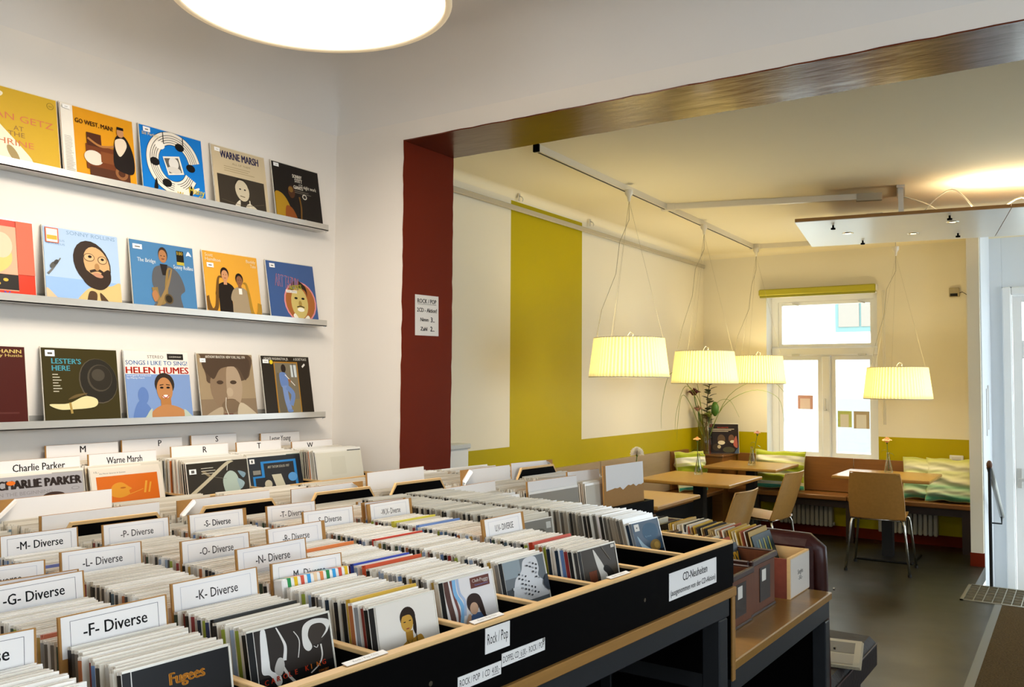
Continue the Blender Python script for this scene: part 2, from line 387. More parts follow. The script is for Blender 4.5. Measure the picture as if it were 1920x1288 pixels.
# street facade opposite, seen through window and door
M_fac = mat('facade_plaster', '#f1efe9', .9, noise=.03, nscale=.6); M_teal = mat('teal_frame', '#66807b', .6); M_pane = mat('far_pane', '#84786a', .25)
M_band = mat('facade_band', '#8d8b86', .9)
fb = thing('opposite_building', 'pale plastered house front across the street beyond the cafe window', 'building', (0, 19, 0))
obj('wall', MB().box(-14, 0, -1, 8, .4, 14, M_fac), fb)
for x in (-8.6, -6.25, -3.9, -1.55, .8):
    for z in (2.75, 6.3):
        w = obj('window', MB().box(x-.50, -.08, z-.1, x+.50, .05, z+1.75, M_teal), fb)
        for i in (0, 1): obj('pane', MB().box(x-.43+.45*i, -.1, z, x-.02+.45*i, -.07, z+.95, M_pane), w)
        obj('pane', MB().box(x-.43, -.1, z+1.05, x+.43, -.07, z+1.62, M_pane), w)
    obj('shop_window', MB().box(x-.7, -.06, .15, x+.5, .05, 1.25, M_band), fb)
obj('cornice', MB().box(-14, -.22, 1.75, 8, .05, 1.95, M_fac).box(-14, -.18, 5.4, 8, .05, 5.55, M_fac), fb)
tag(struct('ground_street', MB().box(-14, 9.75, -.74, 8, 19, -.64, mat('pavement', '#d6d3cc', .9, noise=.1, nscale=4))))
for i, (x, z, c, lb, sz) in enumerate([(-2.62, 1.28, '#d9a698', 'small pinkish poster stuck to the left window pane', (.16, .15)), (-2.205, 1.10, '#c9d27a', 'lime bordered card stuck to the right window pane', (.14, .17)), (-2.045, 1.09, '#b9a582', 'brown bordered card stuck to the right window pane', (.155, .18))]):
    t = thing('window_poster', lb, 'poster', (x, FY0+.0345, z))
    obj('sheet', MB().box(0, -.002, 0, sz[0], 0, sz[1], ink(c)), t)
    obj('print_area', MB().box(.025, -.0028, .0, sz[0]-.03, -.002, sz[1]-.035, ink('#e9e2d2' if i else '#efd9cf')), t)

# ------------------------------------------------------------------ entrance: door, handrail, grate, mat
d1 = link('door_1', None); d1['kind'] = 'structure'
obj('frame', MB().bbox(DX0-.0, YW-.03, DZ0, DX0+.075, YW+.1, DZ1, M_white, .01).bbox(DX0+.076, YW-.028, DZ1-.075, DX1-.076, YW+.1, DZ1, M_white, .01).bbox(DX1-.075, YW-.03, DZ0, DX1, YW+.1, DZ1, M_white, .01), d1)
lf = obj('leaf', MB().box(DX0+.08, YW+.03, DZ0, DX0+.155, YW+.08, DZ1-.08, M_white).box(DX1-.155, YW+.03, DZ0, DX1-.08, YW+.08, DZ1-.08, M_white).box(DX0+.156, YW+.032, 1.80, DX1-.156, YW+.078, 1.97, M_white).box(DX0+.156, YW+.032, DZ1-.14, DX1-.156, YW+.078, DZ1-.08, M_white).box(DX0+.156, YW+.032, DZ0, DX1-.156, YW+.078, -.1, M_white), d1)
obj('pane', MB().box(DX0+.155, YW+.05, 1.97, DX1-.155, YW+.055, DZ1-.14, M_wg), lf)
obj('pane', MB().box(DX0+.155, YW+.05, -.1, DX1-.155, YW+.055, 1.80, M_wg), lf)
obj('handle', MB().cyl((DX0+.115, YW+.03, .68), (DX0+.115, YW-.03, .68), .012, M_alu).bbox(DX0+.1, YW-.045, .665, DX0+.23, YW-.025, .695, M_alu, .006).bbox(DX0+.095, YW+.02, .60, DX0+.135, YW+.031, .78, M_alu, .004), lf)
h = thing('handrail', 'grey stair handrail with a wooden knobbed post beside the entrance door', 'handrail', (-.645, 7.66, 0))
obj('post', MB().cyl((0, 0, 0), (0, 0, .93), .012, M_steel), h)
obj('knob', MB().lathe([(.0, .97), (.012, .965), (.021, .945), (.021, .925), (.013, .91), (0, .91)], mat('worn_wood_knob', '#6b4630', .4), 14), h)
obj('rail', MB().tube([(0, 0, .915), (-.01, .5, .74), (-.02, 1.35, .37)], .021, mat('handrail_grey', '#7d7d78', .35, metal=.5), 10), h)
obj('bracket', MB().tube([(-.02, 1.3, .37), (-.02, 1.3, .31), (-.11, 1.3, .31)], .008, M_steel, 8), h)
g = thing('floor_grate', 'rectangular metal grid set into the floor before the entrance steps', 'grate', (-.80, 7.07, 0))
obj('frame', MB().box(0, 0, -.0, 1.6, .022, .006, M_grate).box(0, .57, 0, 1.6, .592, .006, M_grate).box(0, 0, 0, .022, .592, .006, M_grate).box(1.58, 0, 0, 1.6, .592, .006, M_grate), g)
obj('pit', MB().box(.02, .02, .0004, 1.58, .57, .001, mat('grate_pit', '#4a4026', .9, noise=.3, nscale=80)), g)
for k in range(26): obj('bar', MB().box(.08+.06*k, .02, .001, .086+.06*k, .572, .005, M_grate), g)
for k in range(5): obj('crossbar', MB().box(.02, .11+.095*k, .001, 1.58, .114+.095*k, .0045, M_grate), g)
mt = thing('doormat', 'brown bristled entrance mat with a grey edge strip on the floor', 'mat', (-.53, 4.2, 0), R(.5))
obj('pile', MB().box(.025, 0, 0, 2.2, 2.84, .008, mat('bristle_mat', '#54442a', 1, noise=1.0, nscale=110, bump=1, spec=.1)), mt)
obj('edge_strip', MB().box(-.02, 0, 0, .025, 2.84, .009, mat('mat_edge', '#6d6a60', .4, metal=.4)), mt)
t = thing('wall_notices', 'narrow pale notices pinned to the wall beside the entrance door', 'notice', (-.756, 8.75, 1.1))
for k in range(2): obj('sheet', MB().box(0, .12*k+.05, .05*k, .006, .12*k+.13, .42+.03*k, ink('#c9c4c0' if k else '#dcdad6')), t)

# ------------------------------------------------------------------ cafe: rails, track, pendants, hanging panel
t = thing('picture_rail', 'grey metal picture rail running along the cream and lime cafe wall', 'rail', (XLB, 0, 0))
obj('bar', MB().bbox(.012, 4.3, 2.845, .03, 9.3, 2.885, mat('rail_grey', '#b9b3a4', .35, metal=.4), .004), t)
for k in range(4): obj('bracket', MB().box(0, 4.7+1.45*k, 2.855, .013, 4.76+1.45*k, 2.875, M_alu), t)
for k, (y, z) in enumerate([(5.47, 2.955), (6.60, 2.94)]):
    t = thing('wall_hook', ['small metal hook above the left end of the lime stripe', 'small metal hook right of the lime stripe top'][k], 'hook', (XLB+.02, y, z))
    obj('plate', MB().bbox(0, -.012, -.03, .008, .012, .03, M_alu, .003), t)
    obj('prong', MB().tube([(.006, 0, .01), (.03, 0, .0), (.04, 0, -.02), (.034, 0, -.035)], .004, M_alu, 6), t)
M_track = mat('track_white', '#ded6c2', .4, metal=.2)
t = thing('ceiling_track', 'white ceiling light track with two side branches over the tables', 'track', (0, 0, ZCB))
obj('main_rail', MB().box(-2.68, 4.50, -.045, -2.645, 8.92, 0, M_track, Matrix.Translation((0, 0, 0)) @ Matrix.Rotation(R(1.4), 4, 'Z')), t)
obj('slot', MB().box(-2.669, 4.52, -.0465, -2.657, 8.90, -.044, M_blackm, Matrix.Rotation(R(1.4), 4, 'Z')), t)
obj('end_cap', MB().box(-2.682, 4.485, -.047, -2.643, 4.502, 0, M_black, Matrix.Rotation(R(1.4), 4, 'Z')), t)
for k, (x0, y0, x1, y1) in enumerate([(-2.81, 6.5, -1.27, 6.96), (-2.86, 8.86, -2.0, 9.0)]):
    a = math.atan2(y1-y0, x1-x0); L = math.hypot(x1-x0, y1-y0)
    br = obj('branch_rail', MB().box(0, -.018, -.045, L, .018, 0, M_track, Matrix.Translation((x0, y0, 0)) @ Matrix.Rotation(a, 4, 'Z')), t)
    obj('joint', MB().box(-.05, -.03, -.05, .06, .03, 0, M_track, Matrix.Translation((x0, y0, 0)) @ Matrix.Rotation(a, 4, 'Z')), br)
    if k == 0: obj('feed_box', MB().box(L-.18, -.022, -.055, L, .022, 0, mat('feed_grey', '#a9a08a', .5), Matrix.Translation((x0, y0, 0)) @ Matrix.Rotation(a, 4, 'Z')), br)
def shade_mat(name='pleated_shade_cloth', k=.55, e=.10):
    m = bpy.data.materials.new(name); m.use_nodes = True; nt = m.node_tree; nt.nodes.clear()
    o = nt.nodes.new('ShaderNodeOutputMaterial'); d = nt.nodes.new('ShaderNodeBsdfDiffuse'); tr = nt.nodes.new('ShaderNodeBsdfTranslucent')
    n = nt.nodes.new('ShaderNodeTexNoise'); n.inputs['Scale'].default_value = 60
    cr = nt.nodes.new('ShaderNodeValToRGB'); cr.color_ramp.elements[0].color = (*lin('#f3e3a0'), 1); cr.color_ramp.elements[1].color = (*lin('#fbf1c4'), 1)
    mx = nt.nodes.new('ShaderNodeMixShader'); mx.inputs[0].default_value = k
    em = nt.nodes.new('ShaderNodeEmission'); em.inputs[0].default_value = (*lin('#ffe88e'), 1); em.inputs[1].default_value = e
    ad = nt.nodes.new('ShaderNodeAddShader')
    nt.links.new(n.outputs['Fac'], cr.inputs[0])
    for s in (d, tr): nt.links.new(cr.outputs[0], s.inputs['Color'])
    nt.links.new(d.outputs[0], mx.inputs[1]); nt.links.new(tr.outputs[0], mx.inputs[2])
    nt.links.new(mx.outputs[0], ad.inputs[0]); nt.links.new(em.outputs[0], ad.inputs[1]); nt.links.new(ad.outputs[0], o.inputs[0])
    return m
M_shade = [shade_mat(), shade_mat('pleated_shade_cloth_doubled', .18, .03)]
M_diff = mat('lamp_diffuser', '#fff6dc', .5, emit=3.2, emitc='#fff0c0')
def pendant(x, y, zb, zt, label, ceil=None):
    p = thing('pendant_lamp', label, 'lamp', (x, y, zb), 0, 'pleated pendant lamps over the cafe tables')
    r0, r1, h, n = .285, .25, .285, 128
    w = lambda k: 1+(.022 if k % 2 else -.01)
    sm = MB().lathe([(r0, 0), (r0*.5+r1*.5, h*.5), (r1, h)], M_shade[0], n, wob=w, smooth=False)
    sm.mats.append(M_shade[1]); sm.m = [i % 2 for i in range(len(sm.f))]     # every other facet is the doubled cloth of a pleat
    obj('shade', sm, p)
    obj('rim', MB().tube([(r0*1.008*math.cos(a), r0*1.008*math.sin(a), .002) for a in [2*math.pi*i/48 for i in range(49)]], .0045, M_cable, 6).tube([(r1*1.008*math.cos(a), r1*1.008*math.sin(a), h-.002) for a in [2*math.pi*i/48 for i in range(49)]], .0035, M_cable, 6), p)
    obj('diffuser', MB().cyl((0, 0, .02), (0, 0, .024), r0*.97, M_diff, n=40), p)
    obj('mount', MB().lathe([(.03, zt-zb), (.03, zt-zb-.03), (.014, zt-zb-.05), (.009, zt-zb-.085), (0, zt-zb-.085)], M_track, 14), p)
    for k in range(3):
        a = 2.1*k+.5
        obj('wire', MB().tube([(0, 0, zt-zb-.08), (r1*.98*math.cos(a), r1*.98*math.sin(a), h)], .0008, mat('steel_wire', '#b5ae96', .4, metal=.6), 5), p)
    if ceil: obj('ceiling_cable', MB().tube([(0, 0, zt-zb-.01), (0, 0, ceil-zb-.02)], .004, M_cable, 6).lathe([(.04, ceil-zb), (.04, ceil-zb-.02), (0, ceil-zb-.025)], M_track, 14), p)
    q = rnd.uniform(-.03, .03)
    pts = [(0, 0, zt-zb-.08), (.0, 0, zt-zb-.22), (-.05+q, -.03, (zt-zb)*.72), (-.07+q, -.05, (zt-zb)*.55), (-.16, -.12, h+.2), (-.19, -.13, h+.03), (-.19, -.12, h-.05)]
    sp = [(a[0], a[1]) for a in pts]
    obj('cord', MB().tube(pts, .002, mat('grey_cord', '#9a9276', .5), 6), p)
    obj('hook', MB().tube([(.0, -.02, h-.02), (.0, -.02, h+.02), (.02, -.02, h+.045), (.045, -.02, h+.03), (.04, -.02, h+.01)], .004, M_cable, 6), p)
    light('pendant_bulb', 'POINT', (x, y, zb+.15), 4.8, (1, .88, .62), .05)
    light('pendant_downlight', 'POINT', (x, y, zb-.03), 3.0, (1, .89, .70), .12)
    return p
pendant(-2.757, 5.68, 1.59, ZCB-.045, 'lit pleated cream pendant lamp nearest the brown pillar, largest in view')
pendant(-2.806, 7.29, 1.548, ZCB-.045, 'lit pleated cream pendant lamp second along the track, overlapping the third')
pendant(-2.838, 8.84, 1.552, ZCB-.045, 'lit pleated pendant lamp third along the track, in front of the window edge')
pendant(-1.425, 8.42, 1.422, 2.80, ceil=ZCB, label='lit pleated pendant lamp hanging alone from the white panel, right of the window')
# hanging panel
PA = R(9)
hp = thing('hanging_ceiling_panel', 'white suspended ceiling panel with a brown edge and recessed spotlights', 'ceiling panel', (-1.785, 6.47, 2.745), PA)
M_pan = mat('panel_silver_white', '#d5d6d2', .3, metal=.15, noise=.03, nscale=3)
for k, (a, b_) in enumerate([(0, 1.395), (1.4, 3.0)]):
    pn = obj('panel', MB().box(a, .0, 0, b_, 1.24, .004, M_pan), hp)
    obj('edge_board', MB().box(a, .0, .004, b_, 1.24, .028, M_plyd), pn)
for k, (a, b_) in enumerate([(.33, .62), (.80, .83), (1.06, .40), (1.72, .62)]):
    s = obj('spotlight', MB().lathe([(.02, -.003), (.033, -.006), (.043, -.002), (.044, .001)], M_chrome, 20, Matrix.Translation((a, b_, 0))), hp)
    obj('bulb', MB().cyl((a, b_, -.001), (a, b_, -.0035), .022, mat('spot_bulb', '#fff3d0', .4, emit=2.5), n=16), s)
for k, (a, b_) in enumerate([(.25, .22), (.42, 1.05), (1.03, .13), (1.12, .95)]):
    obj('fixing_bolt', MB().cyl((a, b_, 0), (a, b_, -.02), .007, M_black, n=10).cyl((a, b_, -.02), (a, b_, -.032), .017, M_black, n=14), hp)
obj('hanger', MB().box(.70, .18, .028, .735, .215, .255, M_alu).box(.70, .5, .028, .735, .535, .255, M_alu).box(.69, .16, .235, .745, .56, .255, M_alu).box(.66, .14, .028, .78, .58, .035, M_alu), hp)
obj('ballast_box', MB().bbox(.48, .2, .028, .6, .28, .07, mat('ballast', '#d9d4c4', .5), .006), hp)
for pts in [[(.72, .3, .2), (.9, .3, .12), (1.0, .32, .03)], [(.86, .1, .03), (.95, .12, .13), (1.05, .16, .19), (1.13, .18, .13), (1.2, .2, .03)], [(1.35, .2, .03), (1.48, .22, .11), (1.62, .25, .04)], [(1.5, .15, .03), (1.68, .18, .075), (1.9, .2, .03)]]:
    sp = []
    for i in range(len(pts)-1):
        for j in range(4):
            t_ = j/4; P = [pts[max(i-1, 0)], pts[i], pts[i+1], pts[min(i+2, len(pts)-1)]]
            sp.append(tuple(.5*(2*P[1][a]+(P[2][a]-P[0][a])*t_+(2*P[0][a]-5*P[1][a]+4*P[2][a]-P[3][a])*t_*t_+(3*P[1][a]-P[0][a]-3*P[2][a]+P[3][a])*t_**3) for a in range(3)))
    obj('cable', MB().tube(sp+[pts[-1]], .005, M_cable, 6), hp)
tb = obj('fluorescent_tube', MB().cyl((.95, .2, .042), (2.4, .2, .042), .013, mat('fluorescent', '#fff6e0', .4, emit=7)), hp)
q = Matrix.Translation((-1.785, 6.47, 2.745)) @ Matrix.Rotation(PA, 4, 'Z') @ Vector((1.8, .25, .06))
light('panel_uplight', 'AREA', q, 17, (1, .9, .62), 1.3, .12, (R(180), 0, PA))
for a, b_ in [(.33, .62), (1.06, .40)]:
    q = Matrix.Translation((-1.785, 6.47, 2.745)) @ Matrix.Rotation(PA, 4, 'Z') @ Vector((a, b_, -.02))
    light('panel_spot', 'SPOT', q, 5, (1, .88, .62), .03, spot=80)
# drum lamp of the record room
dl = thing('drum_ceiling_lamp', 'large round white drum lamp glowing under the record room ceiling', 'lamp', (-2.10, 1.96, 2.80))
obj('shade', MB().lathe([(.436, .004), (.440, .0), (.458, .0), (.460, .004), (.460, .26), (.436, .265), (.436, .004)], mat('drum_shade_cloth', '#e6d8bc', .7, emit=.22, emitc='#ffe0b0'), 72), dl)
obj('diffuser', MB().cyl((0, 0, .012), (0, 0, .018), .438, mat('drum_diffuser', '#fffaf0', .5, emit=6.5, emitc='#fff4e2'), n=72), dl)
obj('hub', MB().lathe([(.06, .4), (.06, .36), (.012, .35), (.012, .02), (0, .02)], M_white, 20), dl)
light('drum_light_down', 'AREA', (-2.10, 1.96, 2.79), 27, (1, .89, .76), .86, .86)
light('drum_light_up', 'POINT', (-2.10, 1.96, 3.02), 2.5, (1, .87, .72), .2)

# ------------------------------------------------------------------ cafe furniture
def cafe_table(x, y, w, d, label, rz=0):
    t = thing('cafe_table', label, 'table', (x, y, 0), rz, 'square cafe tables on single columns')
    obj('table_top', MB().bbox(-w/2, -d/2, .712, w/2, d/2, .74, M_table, .006), t)
    obj('support_plate', MB().box(-.22, -.22, .70, .22, .22, .712, M_blackm), t)
    obj('column', MB().box(-.045, -.045, .02, .045, .045, .70, M_blackm), t)
    obj('base_plate', MB().bbox(-.24, -.24, 0, .24, .24, .02, mat('base_black', '#121212', .35), .006), t)
    return t
cafe_table(-2.765, 5.68, .80, .76, 'wooden cafe table nearest the record racks, partly hidden by a hardboard divider', R(0))
cafe_table(-2.80, 7.16, .82, .84, 'wooden cafe table with an orange rose, under the second pendant lamp')
cafe_table(-2.82, 8.60, .72, .78, 'wooden cafe table with a pink rose before the corner bench')
cafe_table(-1.52, 8.42, .80, .74, 'wooden cafe table with a peach rose, right of the window behind a chair')
def chair(x, y, rz, label):
    t = thing('plywood_chair', label, 'chair', (x, y, 0), rz, 'plywood chairs with tubular steel legs')
    w = .21
    mb = MB()
    for s in (0, 1):
        o = -.009*s
        mb.grid(8, 8, lambda a, b, o=o: (-w*(1-.06*(b)) + 2*w*(1-.06*b)*a, -.19+.40*b, .455-.012*math.cos(math.pi*b)+(.012*(2*a-1)**2)-(.03*max(0, b-.75)*4*max(0, b-.75))+o), M_beech)
    obj('seat', mb, t)
    mb = MB()
    for s in (0, 1):
        o = -.009*s
        mb.grid(10, 10, lambda a, b, o=o: ((-w+2*w*a)*(1-.10*b+.05*math.sin(math.pi*b)), -.19-.028-.10*b**1.25+.035*(1-b)**4*.8+.03*(2*a-1)**2+o, .445+.385*b-.01*(2*a-1)**4*(b > .9)), M_beech)
    # rim of the shell
    rim = []
    for b in [i/10 for i in range(11)]: rim.append(((-w)*(1-.10*b+.05*math.sin(math.pi*b)), -.19-.028-.10*b**1.25+.035*(1-b)**4*.8+.03-.0045, .445+.385*b))
    for a in [i/10 for i in range(1, 10)]: rim.append(((-w+2*w*a)*.9, -.318+.03*(2*a-1)**2-.0045, .83))
    for b in [1-i/10 for i in range(11)]: rim.append((w*(1-.10*b+.05*math.sin(math.pi*b)), -.19-.028-.10*b**1.25+.035*(1-b)**4*.8+.03-.0045, .445+.385*b))
    mb.tube(rim, .0052, M_beech, 6)
    obj('backrest', mb, t)
    for sx in (-1, 1):
        for sy, top in ((-1, -.17), (1, .15)):
            l = obj('leg', MB().tube([(sx*.245, sy*.215, .012), (sx*.205, top+sy*.012, .40), (sx*.195, top, .43), (sx*.17, top-sy*.015, .438)], .0105, M_chrome, 10), t)
            obj('rubber_foot', MB().cyl((sx*.245, sy*.215, 0), (sx*.2435, sy*.2137, .022), .014, M_rubber), l)
    obj('seat_frame', MB().tube([(-.17, -.165, .436), (.17, -.165, .436)], .0095, M_chrome, 8).tube([(-.17, .155, .436), (.17, .155, .436)], .0095, M_chrome, 8).tube([(-.15, -.165, .436), (-.15, .155, .436)], .008, M_chrome, 8).tube([(.15, -.165, .436), (.15, .155, .436)], .008, M_chrome, 8), t)
    return t
chair(-1.475, 7.86, R(2), 'plywood chair seen from behind, pulled up to the table right of the window')
chair(-2.22, 5.80, R(86), 'low-looking plywood chair directly behind the record singles, at the nearest table')
chair(-2.30, 7.25, R(84), 'plywood chair at the middle table, its tall back seen edge-on')
# benches
bl = thing('wall_bench', 'long grey-brown panelled bench along the lime and cream cafe wall', 'bench', (0, 0, 0))
M_bgrey = wood('bench_laminate_grey', '#a08a6c', .28, (9, 1, 9), .1, .2)
for k, (a, b_) in enumerate([(4.75, 6.78), (6.79, 8.30)]): obj('back_panel', MB().bbox(XLB+.003, a, .46, XLB+.035, b_, .862, M_bgrey, .003), bl)
obj('end_panel', MB().bbox(XLB+.003, 8.305, .46, XLB+.045, 8.78, .85, M_bench, .004), bl)
obj('seat', MB().bbox(XLB+.003, 4.75, .415, -3.17, 8.78, .455, M_bench, .008), bl)
obj('plinth', MB().box(XLB+.05, 4.8, 0, -3.3, 8.78, .415, M_blackm), bl)
cb = thing('corner_cabinet', 'brown wooden corner box joining the two benches, carrying flowers', 'cabinet', (0, 0, 0))
obj('body', MB().box(XLB+.003, 8.84, 0, -3.21, YW-.003, .775, M_bench), cb)
obj('top', MB().bbox(XLB+.003, 8.82, .775, -3.195, YW-.003, .80, mat('cabinet_top', '#7a5430', .2, coat=.3), .005), cb)
bw = thing('window_bench', 'brown wooden bench with a low back under the window', 'bench', (0, 0, 0))
for a, b_ in [(-3.185, -1.99), (-1.985, -.885)]: obj('back_panel', MB().bbox(a, YW-.07, .455, b_, YW-.04, .802, M_bench, .003), bw)
for a, b_ in [(-3.185, -1.99), (-1.985, -.90)]: obj('seat', MB().bbox(a, 8.93, .405, b_, YW-.075, .452, M_bench, .008), bw)
for x in (-2.9, -1.97, -.95): obj('leg', MB().box(x-.035, 8.97, 0, x+.035, 9.03, .405, mat('bench_leg_dark', '#2e1d10', .5)), bw)
obj('apron', MB().box(-3.06, 9.0, .33, -.92, 9.02, .405, mat('bench_leg_dark', '#2e1d10')), bw)
M_rad = mat('radiator_enamel_shaded', '#a8a18c', .5)  # enamel colour darkened to carry the shade under the bench
for k, (x0, x1) in enumerate([(-2.72, -2.15), (-1.75, -1.2)]):
    t = thing('radiator', ['white ribbed radiator under the bench left of its middle leg', 'white ribbed radiator under the bench behind the right table'][k], 'radiator', (x0, YW-.13, .1))
    for i in range(int((x1-x0)/.045)): obj('rib', MB().bbox(.045*i, 0, 0, .045*i+.036, .09, .27, M_rad, .008), t)
    obj('header', MB().cyl((0, .045, .24), (x1-x0-.02, .045, .24), .018, M_rad).cyl((0, .045, .03), (x1-x0-.02, .045, .03), .018, M_rad), t)
t = thing('heating_valve', 'small radiator valve with a white cap on the skirting under the bench', 'valve', (-2.03, YW-.1, .12))
obj('stem', MB().cyl((0, 0, -.12), (0, 0, .08), .012, M_steel), t); obj('cap', MB().lathe([(.02, .07), (.022, .1), (.018, .13), (0, .135)], M_white, 14), t)
# cushions
def stripes(name, cols, axis=2, rough=.85, sharp=False):
    m = bpy.data.materials.new(name); m.use_nodes = True; nt = m.node_tree; b = nt.nodes['Principled BSDF']; b.inputs['Roughness'].default_value = rough
    tc = nt.nodes.new('ShaderNodeTexCoord'); sp = nt.nodes.new('ShaderNodeSeparateXYZ'); cr = nt.nodes.new('ShaderNodeValToRGB')
    nt.links.new(tc.outputs['Generated'], sp.inputs[0]); nt.links.new(sp.outputs[axis], cr.inputs[0]); nt.links.new(cr.outputs[0], b.inputs['Base Color'])
    e = cr.color_ramp.elements
    while len(e) < len(cols): e.new(.5)
    for x, (p, c) in zip(e, cols): x.position = p; x.color = (*lin(c), 1)
    if sharp: cr.color_ramp.interpolation = 'CONSTANT'
    return m
M_st1 = stripes('cushion_aqua_lime', [(0, '#7fd0ac'), (.08, '#5ec49c'), (.2, '#e8ecc8'), (.32, '#a8d8a8'), (.42, '#efe9c6'), (.66, '#dfe0a0'), (.72, '#f1edd2'), (.92, '#d3d384'), (1, '#b3bd3a')])
M_st2 = stripes('cushion_lime_check', [(0, '#4bb89c'), (.1, '#e4e6c2'), (.18, '#b7c22c'), (.34, '#e3e2b2'), (.44, '#a9b521'), (.62, '#d9d99a'), (.7, '#efecd6'), (.84, '#a7b31e'), (.92, '#c2c94a')], sharp=True)
def cushion(x, y, z, rz, tilt, label, m, w=.40, h=.38, tk=.085, roll=0):
    t = thing('cushion', label, 'cushion', M=Matrix.Translation((x, y, z)) @ Matrix.Rotation(rz, 4, 'Z') @ Matrix.Rotation(tilt, 4, 'X') @ Matrix.Rotation(roll, 4, 'Y'), group='striped cushions on the benches')
    q = random.Random(int(x*100)); ph = [q.uniform(0, 6) for _ in range(4)]
    def P(a, b, s):
        u, v = 2*a-1, 2*b-1
        pinch = 1-.07*(1-abs(u)**2)*abs(v)**6*1
        f = max(0, (1-u**4)*(1-v**4))**.6
        return (u*w/2*(1-.05*(1-v*v)*abs(u)**5), s*tk*f*(1+.16*math.sin(9*v+ph[0]+2*u)+.14*math.sin(17*v+3*u+ph[1])+.05*math.sin(31*v-4*u)), h/2+v*h/2*pinch+.006*math.sin(6*u+ph[2]))
    obj('cover', MB().grid(18, 40, lambda a, b: P(a, b, -1), m).grid(18, 40, lambda a, b: P(1-a, b, 1), m), t)
    pts = []
    for a in range(20): pts.append(P(a/20, 0, 1))
    for a in range(20): pts.append(P(1, a/20, 1))
    for a in range(20): pts.append(P(1-a/20, 1, 1))
    for a in range(21): pts.append(P(0, 1-a/20, 1))
    obj('piping', MB().tube(pts, .004, ink('#cfd08a'), 5), t)
cushion(-1.30, 9.10, .46, R(0), R(-11), 'left of the two overlapping aqua and cream striped cushions at the bench end', M_st1, .42, .40)
cushion(-1.09, 9.02, .46, R(-3), R(-13), 'right front one of the two aqua and cream striped cushions at the bench end', M_st1, .42, .41)
cushion(-2.70, 9.10, .46, R(2), R(-12), 'lime striped cushion on the window bench behind the corner table', M_st2, .52, .40)
cushion(-3.36, 8.42, .46, R(66), R(-10), 'lime and white checked cushion on the wall bench beside the corner box', M_st2, .40, .40)

# ------------------------------------------------------------------ flowers and vases
def rose(mb, c, r, m, q, n=16):
    for i in range(n):
        f = i/(n-1); a = i*2.4; rr = r*(.25+.75*f); op = .2+.95*f; wd = .55+.25*f
        M = Matrix.Translation(c) @ Matrix.Rotation(a, 4, 'Z')
        def P(u, v, rr=rr, op=op, wd=wd):
            ang = (u-.5)*2*wd; rad = rr*(.25+v*.75*(.5+.5*op)); 
            return (rad*math.cos(ang), rad*math.sin(ang), r*(1.05-.35*f)*math.sin(v*1.5)*(1.15-.5*op*v*v)-.1*r+.06*r*math.sin(9*u+i))
        mb.grid(4, 3, P, m, True, M)
    return mb
def bud_vase(x, y, z, label, hgt=.185):
    t = thing('bud_vase', label, 'vase', (x, y, z), 0, 'clear conical bud vases on the cafe tables')
    obj('glass', MB().lathe([(0, .002), (.036, .002), (.038, .01), (.030, .06), (.018, .12), (.0125, .16), (.0145, hgt), (.0125, hgt), (.0105, .16), (.016, .12), (.028, .06), (.035, .014), (0, .012)], M_glass, 20), t)
    obj('water', MB().lathe([(0, .0125), (.0345, .0145), (.0278, .058), (.0225, .085), (0, .085)], M_water, 16), t)
    return t
def flower(x, y, z, label, name, petal, hgt, lean, r, leaf=True, ruffle=False):
    t = thing(name, label, 'flower', (x, y, z))
    top = Vector((lean[0], lean[1], hgt))
    obj('stem', MB().tube([(-lean[0]*.15, -lean[1]*.15, .016), (0, 0, .10), top*.6, top], .0032, M_stem, 6), t)
    if leaf:
        for k, s in enumerate((1, -1)):
            p = top*(.62+.1*k)
            obj('leaf', MB().grid(3, 5, lambda a, b, p=p, s=s: (p.x+s*(.008+.05*b), p.y+(a-.5)*.03*math.sin(math.pi*min(b+.05, 1)), p.z+.03*b-.05*b*b+.004*abs(a-.5)), M_leaf), t)
    mb = MB(); m = mat('petal_'+petal.strip('#'), petal, .6, noise=.08, nscale=80)
    if ruffle:
        for i in range(34):
            a = i*2.4; f = (i/33); M = Matrix.Translation(top) @ Matrix.Rotation(a, 4, 'Z') @ Matrix.Rotation(R(15+62*f), 4, 'Y')
            mb.grid(4, 3, lambda u, v, i=i: ((u-.5)*.5*r*(.4+v)*1.6, .08*r*math.sin(14*u+i)*v, r*v), m, True, M)
    else: rose(mb, top, r, m, rnd)
    obj('bloom', mb, t)
    obj('calyx', MB().lathe([(.003, -.02), (.009, -.008), (.012, .0), (.0, .004)], M_leaf, 10, Matrix.Translation(top)), t)
bud_vase(-2.68, 5.60, .74, 'clear bud vase holding a white carnation, behind the hardboard divider')
flower(-2.68, 5.60, .74, 'white ruffled carnation rising above the hardboard divider', 'carnation', '#faf3e2', .31, (.02, .01), .045, False, True)
bud_vase(-2.90, 7.38, .74, 'clear bud vase with an orange rose on the middle table')
flower(-2.90, 7.38, .74, 'pale orange rose in the bud vase on the middle table', 'rose', '#f0b878', .30, (-.015, .01), .036)
bud_vase(-2.80, 8.55, .74, 'clear bud vase with a pink rose on the corner table')
flower(-2.80, 8.55, .74, 'pale pink rose leaning right over the corner table', 'rose', '#e2a394', .31, (.05, .02), .036)
bud_vase(-1.545, 8.62, .74, 'clear bud vase with a peach rose on the right table')
flower(-1.545, 8.62, .74, 'open peach rose on the right table before the window edge', 'rose', '#f3b98c', .28, (-.01, 0), .048)
